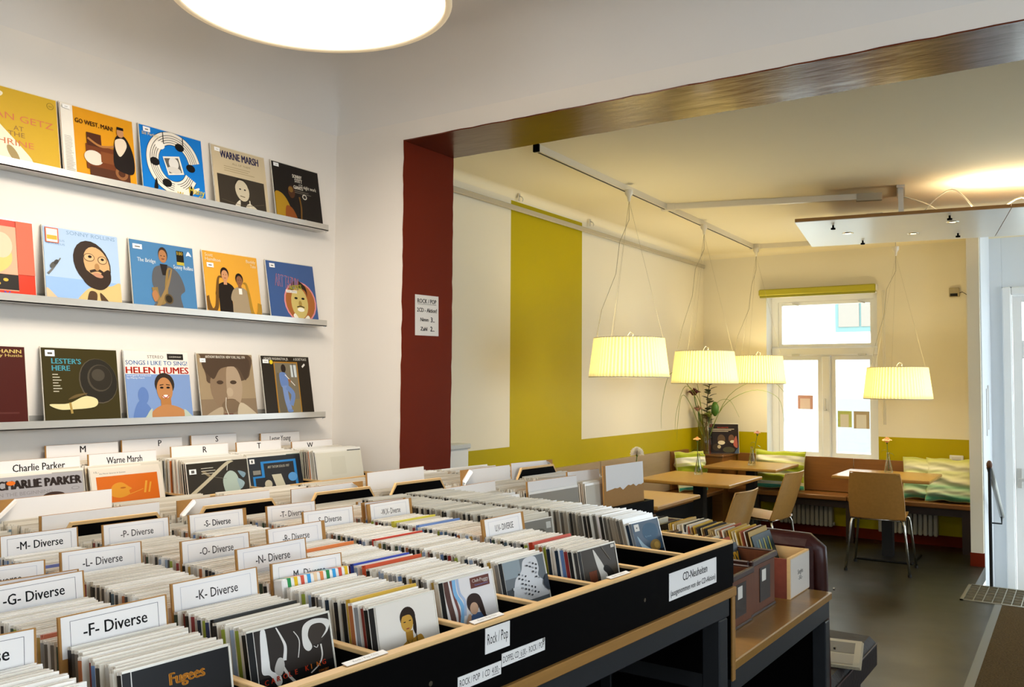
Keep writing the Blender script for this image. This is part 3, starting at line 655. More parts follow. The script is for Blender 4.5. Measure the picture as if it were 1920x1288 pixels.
# big bouquet in the corner
cv = thing('cylinder_vase', 'tall clear glass cylinder vase on the corner box', 'vase', (-3.46, 9.0, .80))
obj('glass', MB().lathe([(0, .002), (.075, .002), (.078, .01), (.078, .42), (.075, .42), (.073, .02), (0, .018)], M_glass, 28), cv)
obj('water', MB().lathe([(0, .019), (.0725, .021), (.0725, .2), (0, .2)], M_water, 24), cv)
M_grass = mat('grass_blade', '#7d8f3a', .5); M_eu = mat('eucalyptus_leaf', '#4a5236', .5)
bq = thing('mixed_bouquet', 'tall bouquet with dark red flower, leafy branch and arching grasses in the corner', 'bouquet', (-3.46, 9.0, .80))
def curve3(pts, n=5):
    out = []
    for i in range(len(pts)-1):
        P = [pts[max(i-1, 0)], pts[i], pts[i+1], pts[min(i+2, len(pts)-1)]]
        for j in range(n):
            t_ = j/n
            out.append(tuple(.5*(2*P[1][a]+(P[2][a]-P[0][a])*t_+(2*P[0][a]-5*P[1][a]+4*P[2][a]-P[3][a])*t_*t_+(3*P[1][a]-P[0][a]-3*P[2][a]+P[3][a])*t_**3) for a in range(3)))
    return out+[tuple(pts[-1])]
for tp, c, r_, nm in [((-.06, -.16, .63), '#5a1420', .075, 'red_flower'), ((-.04, -.1, .46), '#b9857a', .055, 'pink_flower'), ((.06, -.04, .40), '#7d8a3c', .06, 'green_flower')]:
    st = obj('stem', MB().tube(curve3([(.02, .0, .02), (-.0, -.01, .25), tuple(Vector(tp)*.8), tp]), .005, M_stem, 6), bq)
    obj('bloom', rose(MB(), Vector(tp), r_, mat('petal_'+c[1:], c, .6), rnd, 18), st)
br = obj('branch', MB().tube(curve3([(.0, 0, .02), (.02, 0, .35), (.03, .0, .6), (.06, .02, .80)]), .005, mat('twig', '#4b3b24', .7), 6), bq)
for i in range(22):
    f = .3+.7*i/21; a = i*2.3; p = Vector((.0+.055*f, .01, .06+.74*f))
    M = Matrix.Translation(p) @ Matrix.Rotation(a, 4, 'Z') @ Matrix.Rotation(R(25), 4, 'X')
    obj('leaf', MB().grid(3, 4, lambda u, v: ((u-.5)*.075*math.sin(math.pi*(.08+.9*v)), .008+.085*v, .015*v-.02*v*v+.01*abs(u-.5)), M_eu, True, M), br)
for k, pts in enumerate([[(.0, 0, .1), (-.02, -.1, .55), (-.06, -.4, .72), (-.07, -.62, .45), (-.07, -.65, .25)], [(0, 0, .1), (-.03, -.2, .6), (-.06, -.75, .86), (-.06, -1.0, .55), (-.06, -1.02, .3)], [(.02, 0, .1), (.2, .0, .5), (.5, .05, .68), (.75, .08, .62), (.82, .08, .42), (.83, .08, .1)], [(0, 0, .1), (.12, -.05, .5), (.3, -.1, .58), (.42, -.12, .4)], [(0, 0, .1), (-.03, -.04, .5), (-.06, -.12, .8), (-.09, -.3, .8)], [(.02, .0, .1), (.3, -.1, .62), (.72, -.15, .8), (.95, -.15, .6)], [(0, 0, .1), (-.03, -.3, .5), (-.06, -.5, .62), (-.06, -.62, .3), (-.06, -.63, .15)]]):
    q = curve3(pts); obj('grass_blade', MB().tube(q, .004, M_grass, 4, [.0045*(1-.75*i/(len(q)-1)) for i in range(len(q))]), bq)
obj('bud', MB().lathe([(.012, 0), (.04, .04), (.042, .1), (.02, .15), (0, .155)], M_leaf, 14, Matrix.Translation((.12, -.02, .40))), bq)
# switches and wires
t = thing('wall_socket', 'white double wall socket above the bench end on the lime band', 'socket', (-1.06, YW-.001, .845))
obj('plate', MB().bbox(-.06, -.012, -.025, .06, 0, .032, M_white, .004), t); obj('rocker', MB().bbox(-.04, -.016, -.012, .04, -.011, .018, mat('socket_inner', '#e2dfd4', .4), .003), t)
t = thing('junction_box', 'grey junction box with loose black wire high on the cream wall', 'junction box', (-1.055, YW-.001, 2.445))
obj('box', MB().bbox(-.045, -.03, -.045, .045, 0, .045, mat('jbox_grey', '#a79a7a', .6), .005), t)
obj('clip', MB().box(-.035, -.034, -.04, .03, -.029, -.012, M_blackm), t)
obj('wire', MB().tube([(.03, -.02, -.01), (.07, -.02, .0), (.11, -.02, -.03), (.14, -.02, -.09)], .003, M_blackm, 5), t)
t = thing('white_cabinet', 'white box standing against the cafe wall just behind the brown pillar', 'cabinet', (XLB+.003, 4.42, 0))
obj('body', MB().bbox(0, 0, 0, .10, .33, 1.10, M_white, .01), t); obj('lid', MB().bbox(-.0, -.01, 1.10, .11, .34, 1.135, mat('lid_grey', '#cfd2d0', .4), .006), t)

# ------------------------------------------------------------------ album covers: lettering and simple stand-in pictures
def person(cx, cy, s, skin, hair, cloth, lean=0):
    return [blob([(cx-.9*s, cy-1.9*s), (cx-.8*s, cy-1.0*s), (cx-.25*s, cy-.62*s), (cx+.25*s, cy-.62*s), (cx+.8*s, cy-1.0*s), (cx+.9*s, cy-1.9*s)], cloth),
            rect(cx-.16*s, cy-.8*s, cx+.16*s, cy-.3*s, skin), ell(cx, cy+.12*s, .40*s, .50*s, hair), ell(cx+lean*s, cy-.05*s, .32*s, .44*s, skin),
            ell(cx+lean*s-.12*s, cy+.02*s, .05*s, .025*s, '#2a1c14'), ell(cx+lean*s+.12*s, cy+.02*s, .05*s, .025*s, '#2a1c14'), ell(cx+lean*s, cy-.26*s, .10*s, .03*s, '#7a3a2c')]
def horn(x, y, s, c, fl=1):
    return [strip([(x, y), (x+.10*s*fl, y-.02*s), (x+.16*s*fl, y-.30*s), (x+.22*s*fl, y-.75*s), (x+.36*s*fl, y-.86*s), (x+.46*s*fl, y-.70*s), (x+.50*s*fl, y-.50*s)], (.03*s, .17*s), c)]
def sticker(x=.03, y=.90, w=.11, h=.07): return [rect(x, y, x+w, y+h, '#f2f0ec'), rect(x+.03, y+.025, x+w-.03, y+h-.03, '#5a5650')]
def lines(x, y, w, n, dy, c, h=.008):
    q = random.Random(int(x*1000+y*77)); return [rect(x, y-i*dy, x+w*q.uniform(.6, 1), y-i*dy+h, c) for i in range(n)]
K = '#141210'
ART = {}
ART['gold'] = ('#c9a22c', [blob([(.0, .86), (.12, .95), (.34, .93), (.3, .86), (.14, .86), (.22, .6), (.5, .3), (.66, .1), (.55, .0), (.35, .0), (.2, .2), (.02, .55)], '#e9dfc4'), ell(.43, .16, .05, .12, '#a08a5a', 30), txt('STAN GETZ', .06, .60, .085, '#c9744c', .88, rot=-1), txt('AT', .45, .47, .06, '#8c6a3a', .12), txt('THE', .38, .39, .06, '#8c6a3a', .2), txt('SHRINE', .18, .27, .075, '#c9744c', .5), ell(.92, .9, .045, .045, '#8c7420'), ell(.92, .9, .037, .037, '#c9a22c'), txt('VERVE', .92, .885, .022, '#6b5a20', .05, 'c')])
ART['west'] = ('#d8941c', [rect(0, 0, .16, 1, '#e6dfd2')]+lines(.03, .56, .12, 22, .022, '#9a9388', .006)+[rect(.16, .0, 1, .1, '#c97f16'), txt('GO WEST, MAN!', .18, .78, .06, '#3a1408', .52, bold=.012), rect(.30, .18, .74, .52, '#6a3416'), rect(.32, .5, .52, .68, '#4a2210'), ell(.40, .34, .13, .10, '#d7cdbc'), rect(.50, .3, .86, .45, '#7d4520'), rect(.34, .08, .9, .22, '#4e2814'), ell(.78, .2, .09, .09, '#8a5a34'), ell(.78, .2, .05, .05, '#4e2814'), strip([(.33, .6), (.5, .52), (.7, .56)], .03, '#a8703c'), blob([(.68, .30), (.70, .6), (.76, .74), (.88, .72), (.97, .5), (.96, .24), (.8, .22)], '#1a1210'), ell(.80, .78, .05, .065, '#b98458'), rect(.755, .82, .85, .86, '#14100c'), blob([(.72, .66), (.84, .70), (.88, .60), (.78, .44), (.72, .52)], '#e0cdb4'), txt('QUINCY JONES', .78, .06, .03, '#ead9b8', .2, 'c')]+sticker(.02, .93, .1, .05))
ring = [(.50+.36*math.cos(a)*(1-.16*a/6.3), .52+.40*math.sin(a)*(1-.16*a/6.3)) for a in [.2+5.6*i/16 for i in range(17)]]
ART['blue'] = ('#1676c8', [strip(ring, .20, K), strip(ring, .185, '#e9e0d0')]+[strip([(.5+(x-.5)*f, .52+(y-.52)*f) for x, y in ring], .008, K) for f in (.84, .93, 1.02, 1.11)]+[strip([(.48, .16), (.7, .13), (.9, .24)], (.17, .02), '#e9e0d0')]+[ell(x, y, .075, .06, K) for x, y in [(.62, .80), (.20, .50), (.78, .52), (.37, .22)]]+[ell(.30, .76, .075, .06, '#f2ece0'), ('poly', [(.33, .60), (.60, .66), (.66, .40), (.40, .34)], '#e9e0d0'), ('poly', [(.35, .58), (.58, .63), (.63, .42), (.42, .37)], '#5a5650'), ell(.5, .53, .08, .09, '#d9d4cc'), ell(.5, .43, .11, .05, '#cfc9c0'), strip([(.36, .97), (.36, .8)], .012, K), strip([(.68, .95), (.68, .84)], .012, K), blob([(.16, .12), (.20, .26), (.22, .12), (.17, .08)], K), blob([(.72, .1), (.76, .26), (.78, .14), (.73, .06)], K), txt('Bill Perkins', .03, .86, .045, '#d8c88a', .26), txt('Many', .72, .14, .09, '#f0d83c', .26, bold=.01), txt('Ways to Go', .52, .045, .08, '#f0d83c', .46, bold=.01)]+sticker(.05, .91, .11, .07))
ART['marsh'] = ('#c9b795', [txt('WARNE MARSH', .15, .83, .115, '#2a2654', .72, bold=.03), txt('ALL OF THEM', .36, .75, .03, '#8a7a58', .34), rect(.06, .0, .94, .56, '#3a3228')]+lines(.2, .70, .6, 3, .035, '#9a8a66')+[ell(.5, .36, .13, .17, '#c9bca0', 8), blob([(.37, .42), (.42, .54), (.56, .54), (.62, .40), (.58, .5), (.45, .52)], '#2a241c'), ell(.46, .38, .02, .012, K), ell(.55, .38, .02, .012, K), strip([(.45, .27), (.54, .26)], .014, '#6a5a44'), blob([(.34, .10), (.44, .2), (.42, .06)], '#d9cfb8'), blob([(.54, .1), (.62, .17), (.78, .07), (.62, .04)], '#cfc3a8'), strip([(.62, .22), (.63, .05)], .02, '#d9cfb8'), strip([(.1, .16), (.5, .12), (.9, .2)], .008, '#5a5040')]+sticker(.05, .91, .1, .06))
ART['stitt'] = ('#1d1814', [txt('SONNY', .62, .80, .06, '#e9e2d2', .2, 'r', .03), txt('STITT', .62, .73, .06, '#e9e2d2', .16, 'r', .03), txt('& THE', .62, .68, .03, '#e9e2d2', .08, 'r'), txt('GIANTS', .62, .61, .06, '#e9e2d2', .2, 'r', .03), txt('night work', .64, .645, .06, '#d9d2c2', .28, bold=.02)]+lines(.42, .575, .45, 2, .03, '#8a8070')+[ell(.64, .50, .05, .045, '#d9d2c2'), ell(.64, .50, .035, .03, '#3a342c'), ell(.36, .54, .075, .11, '#4a2c18'), ell(.35, .58, .05, .05, '#7a5a24'), blob([(.0, .08), (.0, .46), (.14, .48), (.26, .36), (.30, .2), (.14, .06)], '#a8801e'), blob([(.18, .06), (.22, .28), (.36, .24), (.44, .02), (.2, .0)], '#8a4a1c'), strip([(.52, .48), (.54, .3), (.52, .1)], .035, '#6a4a1c'), strip([(.6, .1), (.8, .04), (.95, .02)], .02, '#b9a88a')]+sticker(.03, .92, .11, .06))
ART['coral'] = ('#c9351c', [rect(0, .12, .8, .92, '#e8a888'), blob([(.1, .3), (.2, .8), (.6, .84), (.74, .5), (.5, .3)], '#e6c070'), ell(.62, .68, .13, .16, '#d9c4a4'), ell(.30, .45, .1, .13, '#c98a5a'), rect(.0, .13, .8, .32, '#1c1610')]+[ell(.2+.09*i, .2+.05*(i % 2), .03, .02, '#d9b23c') for i in range(6)]+[txt('Y', .62, .03, .08, '#3a4ac0', .08), txt('R', .5, .9, .05, '#6a7ac0', .06), rect(.8, .33, 1, 1, '#d5664c')])
ART['beard'] = ('#a9c1dc', [rect(.0, .0, 1, .35, '#8fb0dc'), txt('SONNY ROLLINS', .30, .93, .05, '#7d97b8', .66)]+[txt('NUCLEUS', .03+.0*i, .82-.05*i, .026, '#7d97b8', .24) for i in range(2)]+[blob([(.0, .0), (.0, .2), (.12, .1), (.22, .0)], '#d9b590'), blob([(.40, .0), (.5, .2), (.66, .28), (.86, .3), (1, .34), (1, .0)], '#cdb277'), blob([(.52, .02), (.56, .2), (.66, .18), (.62, .0)], '#4e3824'), blob([(.74, .0), (.7, .2), (.84, .06), (.86, .0)], '#4e3824'), ell(.62, .58, .245, .31, '#33251c', 20), ell(.68, .58, .17, .235, '#c9a270', 18), blob([(.50, .5), (.66, .42), (.84, .52), (.86, .36), (.74, .24), (.58, .26), (.48, .36)], '#33251c'), ell(.69, .43, .07, .03, '#b9866a', -12), strip([(.58, .47), (.7, .5), (.8, .44)], .035, '#33251c'), ell(.68, .54, .035, .05, '#a87d4e'), ell(.58, .66, .075, .055, '#6a4a34'), ell(.58, .66, .066, .046, '#d2ad7c'), ell(.76, .64, .065, .055, '#6a4a34'), ell(.76, .64, .056, .046, '#d2ad7c'), ell(.59, .67, .025, .018, K), ell(.76, .65, .022, .017, K), strip([(.03, .38), (.1, .46), (.2, .6)], (.03, .015), '#6a6a66'), ell(.10, .5, .03, .05, '#55544e', -40), ell(.14, .54, .025, .04, '#3c3b38', -40), rect(.86, .0, .98, .07, '#ece8e0'), rect(.02, .79, .19, .985, '#c9644a'), rect(.035, .80, .175, .97, '#ece4d4'), rect(.04, .83, .17, .885, '#d8a83c')])
ART['bridge'] = ('#4c7da8', [txt('The Bridge', .10, .70, .055, '#e6ecee', .28, bold=.012), txt('Sonny Rollins', .66, .66, .055, '#e6ecee', .32, bold=.012), rect(.72, .74, .84, .93, '#1d1a12'), txt('180', .78, .87, .05, '#c9a83c', .09, 'c', .02), rect(.72, .72, .84, .765, '#b9a83c'), blob([(.88, .87), (.92, .94), (.97, .87), (.92, .88)], '#d9e2e8'), blob([(.30, .42), (.34, .62), (.46, .68), (.60, .68), (.74, .58), (.82, .36), (.74, .26), (.74, .0), (.28, .0), (.36, .2)], '#58595c'), ell(.50, .84, .075, .11, '#3a2a1c'), ell(.495, .815, .065, .095, '#a8744a'), ell(.47, .82, .012, .006, K), ell(.52, .82, .012, .006, K), ell(.495, .775, .025, .008, '#6a3428'), ('poly', [(.44, .70), (.56, .70), (.53, .54), (.47, .54)], '#26211f')]+horn(.62, .64, .58, '#8a7040', -1)+[strip([(.62, .64), (.54, .4), (.40, .14), (.34, .04)], (.02, .07), '#93774a'), ell(.54, .2, .07, .075, '#5a4a30', 20), ell(.54, .2, .05, .055, '#2c2418', 20), blob([(.28, .25), (.34, .31), (.38, .22), (.32, .14)], '#a8744a')]+sticker(.04, .87, .14, .07))
ART['tenors'] = ('#e0a23a', [txt('Scott', .04, .92, .05, '#f4e6cc', .14, bold=.01), txt('Hamilton', .04, .855, .05, '#f4e6cc', .27, bold=.01), txt('Buddy', .97, .9, .05, '#f4e6cc', .18, 'r', .01), txt('Tate', .97, .83, .05, '#f4e6cc', .11, 'r', .01)]+person(.36, .66, .19, '#c99066', '#241510', '#221a14')+[rect(.22, .0, .46, .36, '#221a14')]+person(.62, .60, .18, '#8a5c3c', '#1c1410', '#a08d70')+[blob([(.48, .0), (.47, .3), (.54, .46), (.68, .46), (.76, .3), (.76, .0)], '#a08d70'), rect(.59, .38, .65, .47, '#ece6da')]+horn(.30, .62, .62, '#6a4a20', -1)+horn(.68, .56, .6, '#a8802c', 1)+sticker(.05, .75, .12, .07))
ART['tatum'] = ('#3f5a8c', [ell(.64, .36, .345, .345, '#d98a8c'), ell(.64, .36, .315, .32, '#a5622e'), ell(.62, .34, .18, .26, '#c9b36a'), blob([(.45, .5), (.48, .66), (.62, .72), (.78, .62), (.80, .46), (.76, .56), (.62, .60), (.5, .56)], '#2a1c14'), ell(.55, .42, .035, .018, K), ell(.70, .42, .035, .018, K), ell(.63, .33, .035, .05, '#a88a44'), ell(.63, .23, .075, .035, '#f0ead8'), strip([(.55, .27), (.63, .29), (.71, .27)], .016, '#3a2a18'), blob([(.46, .1), (.5, .16), (.62, .04), (.76, .14), (.8, .08), (.64, .02)], '#ece6d4'), txt('ART TATUM', .14, .60, .20, '#d97a6c', .48, bold=.02, rot=-6), txt('ART TATUM', .145, .605, .19, '#4a6aa0', .46, rot=-6), txt('MASTERPIECES', .44, .55, .07, '#c2c23a', .26, bold=.02, rot=8), rect(.35, .50, .58, .545, '#efe8dc'), txt('JAMES P. JOHNSON', .36, .512, .022, K, .21)]+sticker(.06, .89, .11, .07))
ART['maroon'] = ('#4a1c16', [txt('JAY McSHANN', .96, .92, .045, '#e9d07a', .62, 'r', .012), txt('Kansas City Hustle', .97, .875, .034, '#e9d07a', .6, 'r', .01), txt('SACKVILLE 3021', .97, .025, .045, '#e9d07a', .62, 'r', .015), rect(0, .18, .9, .2, '#5a2a22')])
ART['hat'] = ('#3b3316', [txt("LESTER'S", .12, .80, .065, '#57b4c4', .38, bold=.015), txt('HERE', .12, .71, .065, '#57b4c4', .23, bold=.015)]+[rect(.12, .655-.036*i, .12+.07+.02*(i % 3), .665-.036*i, '#cfc8b0') for i in range(7)]+[ell(.72, .58, .26, .30, '#5a5140', 15), ell(.725, .585, .25, .29, '#28231a', 15), ell(.74, .62, .17, .18, '#4a4234'), ell(.75, .625, .155, .165, '#2c261c'), ell(.72, .66, .09, .08, '#474034'), blob([(.06, .28), (.3, .29), (.52, .38), (.68, .34), (.64, .24), (.3, .21), (.16, .22)], '#dccf9a'), blob([(.3, .34), (.4, .4), (.56, .42), (.4, .36)], '#6a5630'), strip([(.32, .3), (.34, .16)], .03, '#a88c4a'), blob([(.06, .0), (.12, .05), (.24, .03), (.22, .0)], '#c9c2ae'), txt('HI-FI', .87, .025, .05, '#cfc8b0', .08)]+sticker(.04, .89, .12, .08))
ART['songs'] = ('#7d97c4', [rect(0, .68, 1, 1, '#ece2d6'), txt('STEREO', .35, .905, .042, '#5a4e42', .25), rect(.66, .89, .92, .975, '#241e18'), txt('CONTEMPORARY', .69, .92, .022, '#e0d8c8', .2), txt('SONGS I LIKE TO SING!', .015, .81, .06, '#4a7fb8', .96, bold=.008), txt('HELEN HUMES', .015, .69, .09, '#c9311c', .97, bold=.02), txt('arranged & conducted', .02, .65, .022, '#e6ecf2', .36), txt('by Marty Paich', .02, .615, .022, '#e6ecf2', .26), blob([(.08, .0), (.1, .2), (.2, .32), (.34, .2), (.36, .0)], '#5f7cb4'), ell(.24, .38, .08, .12, '#5f7cb4'), ell(.58, .54, .155, .16, '#33281f'), ell(.575, .46, .125, .175, '#b9804e'), rect(.5, .2, .66, .36, '#b0763f'), blob([(.30, .0), (.34, .14), (.5, .24), (.68, .24), (.86, .16), (.92, .0)], '#b9804e'), blob([(.26, .0), (.28, .12), (.36, .2), (.36, .06), (.6, .02), (.84, .06), (.86, .18), (.96, .1), (1, .0)], '#b8c2b0'), ell(.53, .49, .028, .014, K), ell(.63, .49, .028, .014, K), ell(.58, .365, .05, .024, '#f4ece4'), strip([(.53, .38), (.58, .345), (.63, .38)], .014, '#a8341c'), strip([(.5, .525), (.56, .535)], .01, K), strip([(.6, .535), (.66, .525)], .01, K)])
ART['sepia'] = ('#a08a6a', [rect(0, 0, 1, .32, '#8a745a'), blob([(.06, .96), (.12, .7), (.2, .55), (.8, .6), (.94, .75), (.92, 1.0), (.1, 1.0)], '#5a4634'), ell(.46, .5, .28, .36, '#8a7258'), blob([(.48, .2), (.5, .78), (.68, .78), (.76, .5), (.66, .2)], '#ac957a'), blob([(.1, .9), (.24, .62), (.4, .78), (.7, .8), (.84, .6), (.9, .95)], '#4e3c2c'), ell(.36, .57, .06, .03, '#4a3828'), ell(.60, .57, .06, .03, '#4a3828'), ell(.52, .42, .06, .07, '#b8a286'), ell(.52, .29, .1, .03, '#6a5440'), ell(.52, .21, .17, .10, '#7a644c'), blob([(.0, .0), (.1, .1), (.36, .2), (.3, .0)], '#b4a084'), blob([(.64, .0), (.7, .26), (1, .06), (1, .0)], '#c4b498'), rect(.38, .0, .54, .1, '#6e4434'), strip([(.44, .34), (.42, .2), (.46, .06)], .012, '#d9d0bc'), txt('ANTHONY BRAXTON  NEW YORK, FALL 1974', .14, .935, .04, '#efe6d4', .72, bold=.02)]+sticker(.04, .87, .1, .06))
ART['flute'] = ('#2a2218', [rect(.24, .03, .74, .91, '#b07c24'), rect(.26, .045, .72, .89, '#7d725c'), rect(.26, .045, .72, .3, '#8a7a54'), blob([(.28, .1), (.28, .7), (.38, .6), (.42, .1)], '#6a604c'), rect(.58, .66, .70, .86, '#cfd4d2'), strip([(.63, .88), (.64, .66)], .02, '#4a4a46'), ell(.43, .80, .05, .07, '#2c2018'), blob([(.33, .7), (.40, .74), (.48, .7), (.5, .52), (.36, .5)], '#6a84b8'), strip([(.42, .52), (.44, .3), (.48, .13)], .10, '#7b92c0'), strip([(.46, .5), (.58, .38), (.52, .2)], .085, '#6f88b8'), strip([(.45, .70), (.64, .52)], .014, '#e6e2d8'), blob([(.5, .62), (.56, .62), (.54, .56)], '#a06a44'), ell(.49, .11, .06, .025, '#6f88b8'), txt('GROVER WASHINGTON, JR.', .05, .935, .04, '#ece6d8', .5, bold=.015), txt('A SECRET PLACE', .66, .935, .04, '#ece6d8', .28, bold=.015), ell(.19, .90, .035, .035, '#e6c81e'), ('poly', [(.82, .84), (.88, .89), (.9, .865), (.84, .815)], '#e9e4da')]+sticker(.02, .88, .12, .06))
# bins
ART['bird'] = ('#a7a3a4', [txt('CHARLIE PARKER', .01, .72, .19, '#3a302c', .97, bold=.05), txt('IN THE BEGINNING', .0, .57, .08, '#8c8888', .62), blob([(.50, .3), (.5, .5), (.62, .58), (.76, .52), (.76, .3)], '#3c2a24'), rect(.52, .0, .76, .4, '#4e3c34'), ell(.90, .62, .05, .04, '#8c8888'), ell(.90, .62, .04, .03, '#a7a3a4'), ell(.155, .86, .05, .05, '#e2701e')])
ART['orange'] = ('#e3d8c6', [txt('the Marsh Quartet & Quintet', .12, .86, .03, '#5a5048', .36), txt('15,-', .05, .90, .04, '#5a5048', .07), rect(.07, .0, .93, .80, '#d2681c'), blob([(.24, .34), (.28, .56), (.40, .62), (.50, .5), (.54, .44), (.5, .4), (.5, .3), (.36, .24)], '#d8922c'), ell(.42, .48, .04, .02, '#b0601c'), strip([(.72, .3), (.76, .6)], .03, '#dfa03a'), strip([(.78, .3), (.82, .56)], .025, '#dfa03a'), strip([(.5, .3), (.7, .4)], .012, '#dfa03a')])
ART['twig'] = ('#2b2212', [strip([(-.02, .12), (.3, .5), (.62, .9), (.75, 1.0)], .07, '#bdb194'), strip([(.24, .78), (.36, .62)], .05, '#8a7a5c'), blob([(.60, .1), (.56, .5), (.68, .72), (.80, .6), (.84, .2), (.74, .05)], '#aebcae'), blob([(.80, .5), (.92, .36), (.84, .2)], '#9ab0b4'), strip([(.64, .74), (.66, .9)], .01, '#d9d4c4'), strip([(.4, .6), (.62, .52)], .008, '#8a8270')]+lines(.22, .84, .32, 3, .07, '#cfc6b0', .016)+[blob([(.82, .7), (.95, .62), (.9, .5)], '#7f98a4')]+sticker(.03, .72, .11, .13))
ART['solo'] = ('#26282c', [('poly', [(.05, .0), (.05, .45), (.22, .45), (.22, .86), (.90, .86), (.90, .0)], '#2f82c4'), ('poly', [(.09, .0), (.09, .40), (.27, .40), (.27, .80), (.85, .80), (.85, .0)], '#2c2b2c'), txt('ART TATUM SOLOS 1937', .34, .65, .07, '#cfc8b4', .42, bold=.02), ('poly', [(.40, .46), (.58, .46), (.66, .0), (.48, .0)], '#cfc7ac'), ell(.32, .2, .07, .12, '#c9bfa4'), ell(.28, .06, .08, .1, '#bdb296'), ell(.80, .34, .09, .13, '#5f9ed4'), rect(.06, .50, .20, .62, '#8a8478')]+sticker(.02, .82, .09, .13))
ART['cream'] = ('#d9d2bd', [rect(.3, .3, .62, .85, '#d3ccb6'), strip([(.3, .06), (.5, .14), (.7, .06)], .01, '#a8a08c')])
ART['opera'] = ('#241912', [rect(.0, .88, .12, 1, '#b8432c'), txt('PAVAROTTI', .30, .86, .035, '#c9452c', .36), ]+[rect(.12, .82-.04*i, .86-.1*i, .835-.04*i, '#cfc4b0') for i in range(3)]+[ell(.42, .48, .13, .16, '#5a4630'), ell(.42, .36, .12, .07, '#d9cdb4'), ell(.76, .5, .1, .14, '#6a4a34'), ell(.8, .4, .09, .05, '#cfc2a8'), ell(.26, .2, .14, .12, '#3c3020'), ell(.34, .22, .06, .06, '#bfae8c'), ell(.66, .12, .2, .1, '#4a4630'), blob([(.82, .3), (.96, .2), (.92, .6)], '#a8584a'), blob([(.86, .0), (1, .0), (1, .2), (.9, .1)], '#4a5a72'), rect(0, .0, .06, .5, '#8c3c28')])
# CDs
ART['king'] = ('#2f2823', [rect(0, 0, 1, .2, '#0d0b0a'), blob([(.08, .98), (.05, .5), (.05, .28), (.14, .22), (.22, .02), (.28, .06), (.26, .2), (.16, .3), (.15, .5), (.14, .98)], '#e9e4dd'), strip([(.28, .98), (.34, .78), (.37, .62), (.34, .4)], (.015, .05), '#e0dad2'), strip([(.50, .84), (.56, .66), (.52, .38)], .012, '#d9d2c8'), strip([(.30, .34), (.36, .16), (.44, .0)], .035, '#cfc8be'), blob([(.20, .3), (.26, .46), (.32, .44), (.33, .3), (.28, .18), (.23, .2)], '#bdb6ac'), ell(.78, .72, .16, .2, '#3c332b'), blob([(.60, .56), (.62, .86), (.74, .96), (.9, .94), (1.0, .86), (.96, .7), (.86, .6), (.94, .74), (.88, .86), (.74, .86), (.68, .7), (.72, .5), (.66, .44)], '#dcd6cc'), strip([(.84, .5), (.84, .3), (.78, .16), (.66, .06)], .02, '#d9d2c8'), strip([(.74, .5), (.78, .46), (.8, .5)], .01, '#d9d2c8')]+[txt(ch, .06+.078*i+(.06 if i > 5 else 0), .085+.006*i, .085, '#e07a1c' if ch in 'IN' and i > 6 else '#d9411e', None, 'l', .02) for i, ch in enumerate('CAROLEKING')]+[txt('CONCERT', .76, .03, .04, '#c9782c', .14)])
ART['raw'] = ('#e6ddd0', [blob([(.30, .0), (.36, .14), (.48, .24), (.56, .24), (.70, .28), (.76, .12), (.76, .0)], '#b5842c'), rect(.45, .2, .57, .4, '#a87826'), ell(.51, .66, .13, .20, '#2a1a10'), ell(.49, .56, .10, .175, '#c0913a'), blob([(.38, .68), (.42, .8), (.54, .84), (.62, .74), (.64, .5), (.62, .3), (.58, .42), (.6, .6), (.54, .7), (.44, .7)], '#24160e'), ell(.45, .58, .022, .010, K), ell(.54, .59, .022, .010, K), ell(.49, .45, .03, .012, '#8a3a24'), strip([(.62, .3), (.62, .16)], .012, K), strip([(.46, .24), (.5, .12), (.54, .22)], .006, K), txt('RAW LIKE SUSHI', .28, .015, .07, '#14100c', .5, bold=.04), rect(0, 0, .012, 1, '#b9b2a6')])
ART['mary'] = ('#e4ddd8', [strip([(.04, 1.0), (.06, .6), (.10, .2), (.08, .0)], .10, '#5a3c34'), strip([(.14, 1.0), (.18, .6), (.22, .3), (.20, .0)], .05, '#7a4a44'), strip([(.20, 1.0), (.2, .7), (.3, .4), (.24, .05)], .07, '#7fb0d4'), strip([(.27, 1.0), (.28, .7), (.36, .5), (.33, .2)], .05, '#a9b8d0'), rect(.52, .72, .92, .95, '#6a3a30'), txt('Club', .56, .84, .07, '#ece2d6', .14, bold=.01), txt('Peggy', .72, .83, .08, '#ece2d6', .18, bold=.01), txt('Summertime', .6, .76, .035, '#7a84b8', .28), blob([(.34, .0), (.42, .14), (.56, .2), (.70, .14), (.76, .0)], '#4a6288'), ell(.52, .42, .13, .2, '#3a2a26'), ell(.52, .30, .085, .13, '#c9a080'), blob([(.40, .40), (.48, .44), (.60, .42), (.64, .2), (.74, .02), (.68, .5), (.54, .62), (.42, .56)], '#33231f'), blob([(.32, .02), (.40, .2), (.44, .16), (.4, .0)], '#c9a080')])
ART['flock'] = ('#6f7476', [rect(0, .6, .4, 1, '#8f999c'), rect(0, 0, .3, .35, '#4a4c4e'), blob([(.2, .0), (.22, .5), (.4, .7), (.5, .96), (.78, .98), (.84, .7), (.8, .5), (.96, .3), (.98, .0)], '#d6d4d2')]+[ell(.3+.5*((i*37) % 100)/100, .08+.8*((i*61) % 100)/100, .025, .02, '#3c3c3e' if i % 3 else '#9a9a9c', i*40) for i in range(34)]+[rect(.12, .32, .3, .38, '#cfcfcd'), blob([(.86, .3), (1, .5), (1, .1)], '#3a4048')])
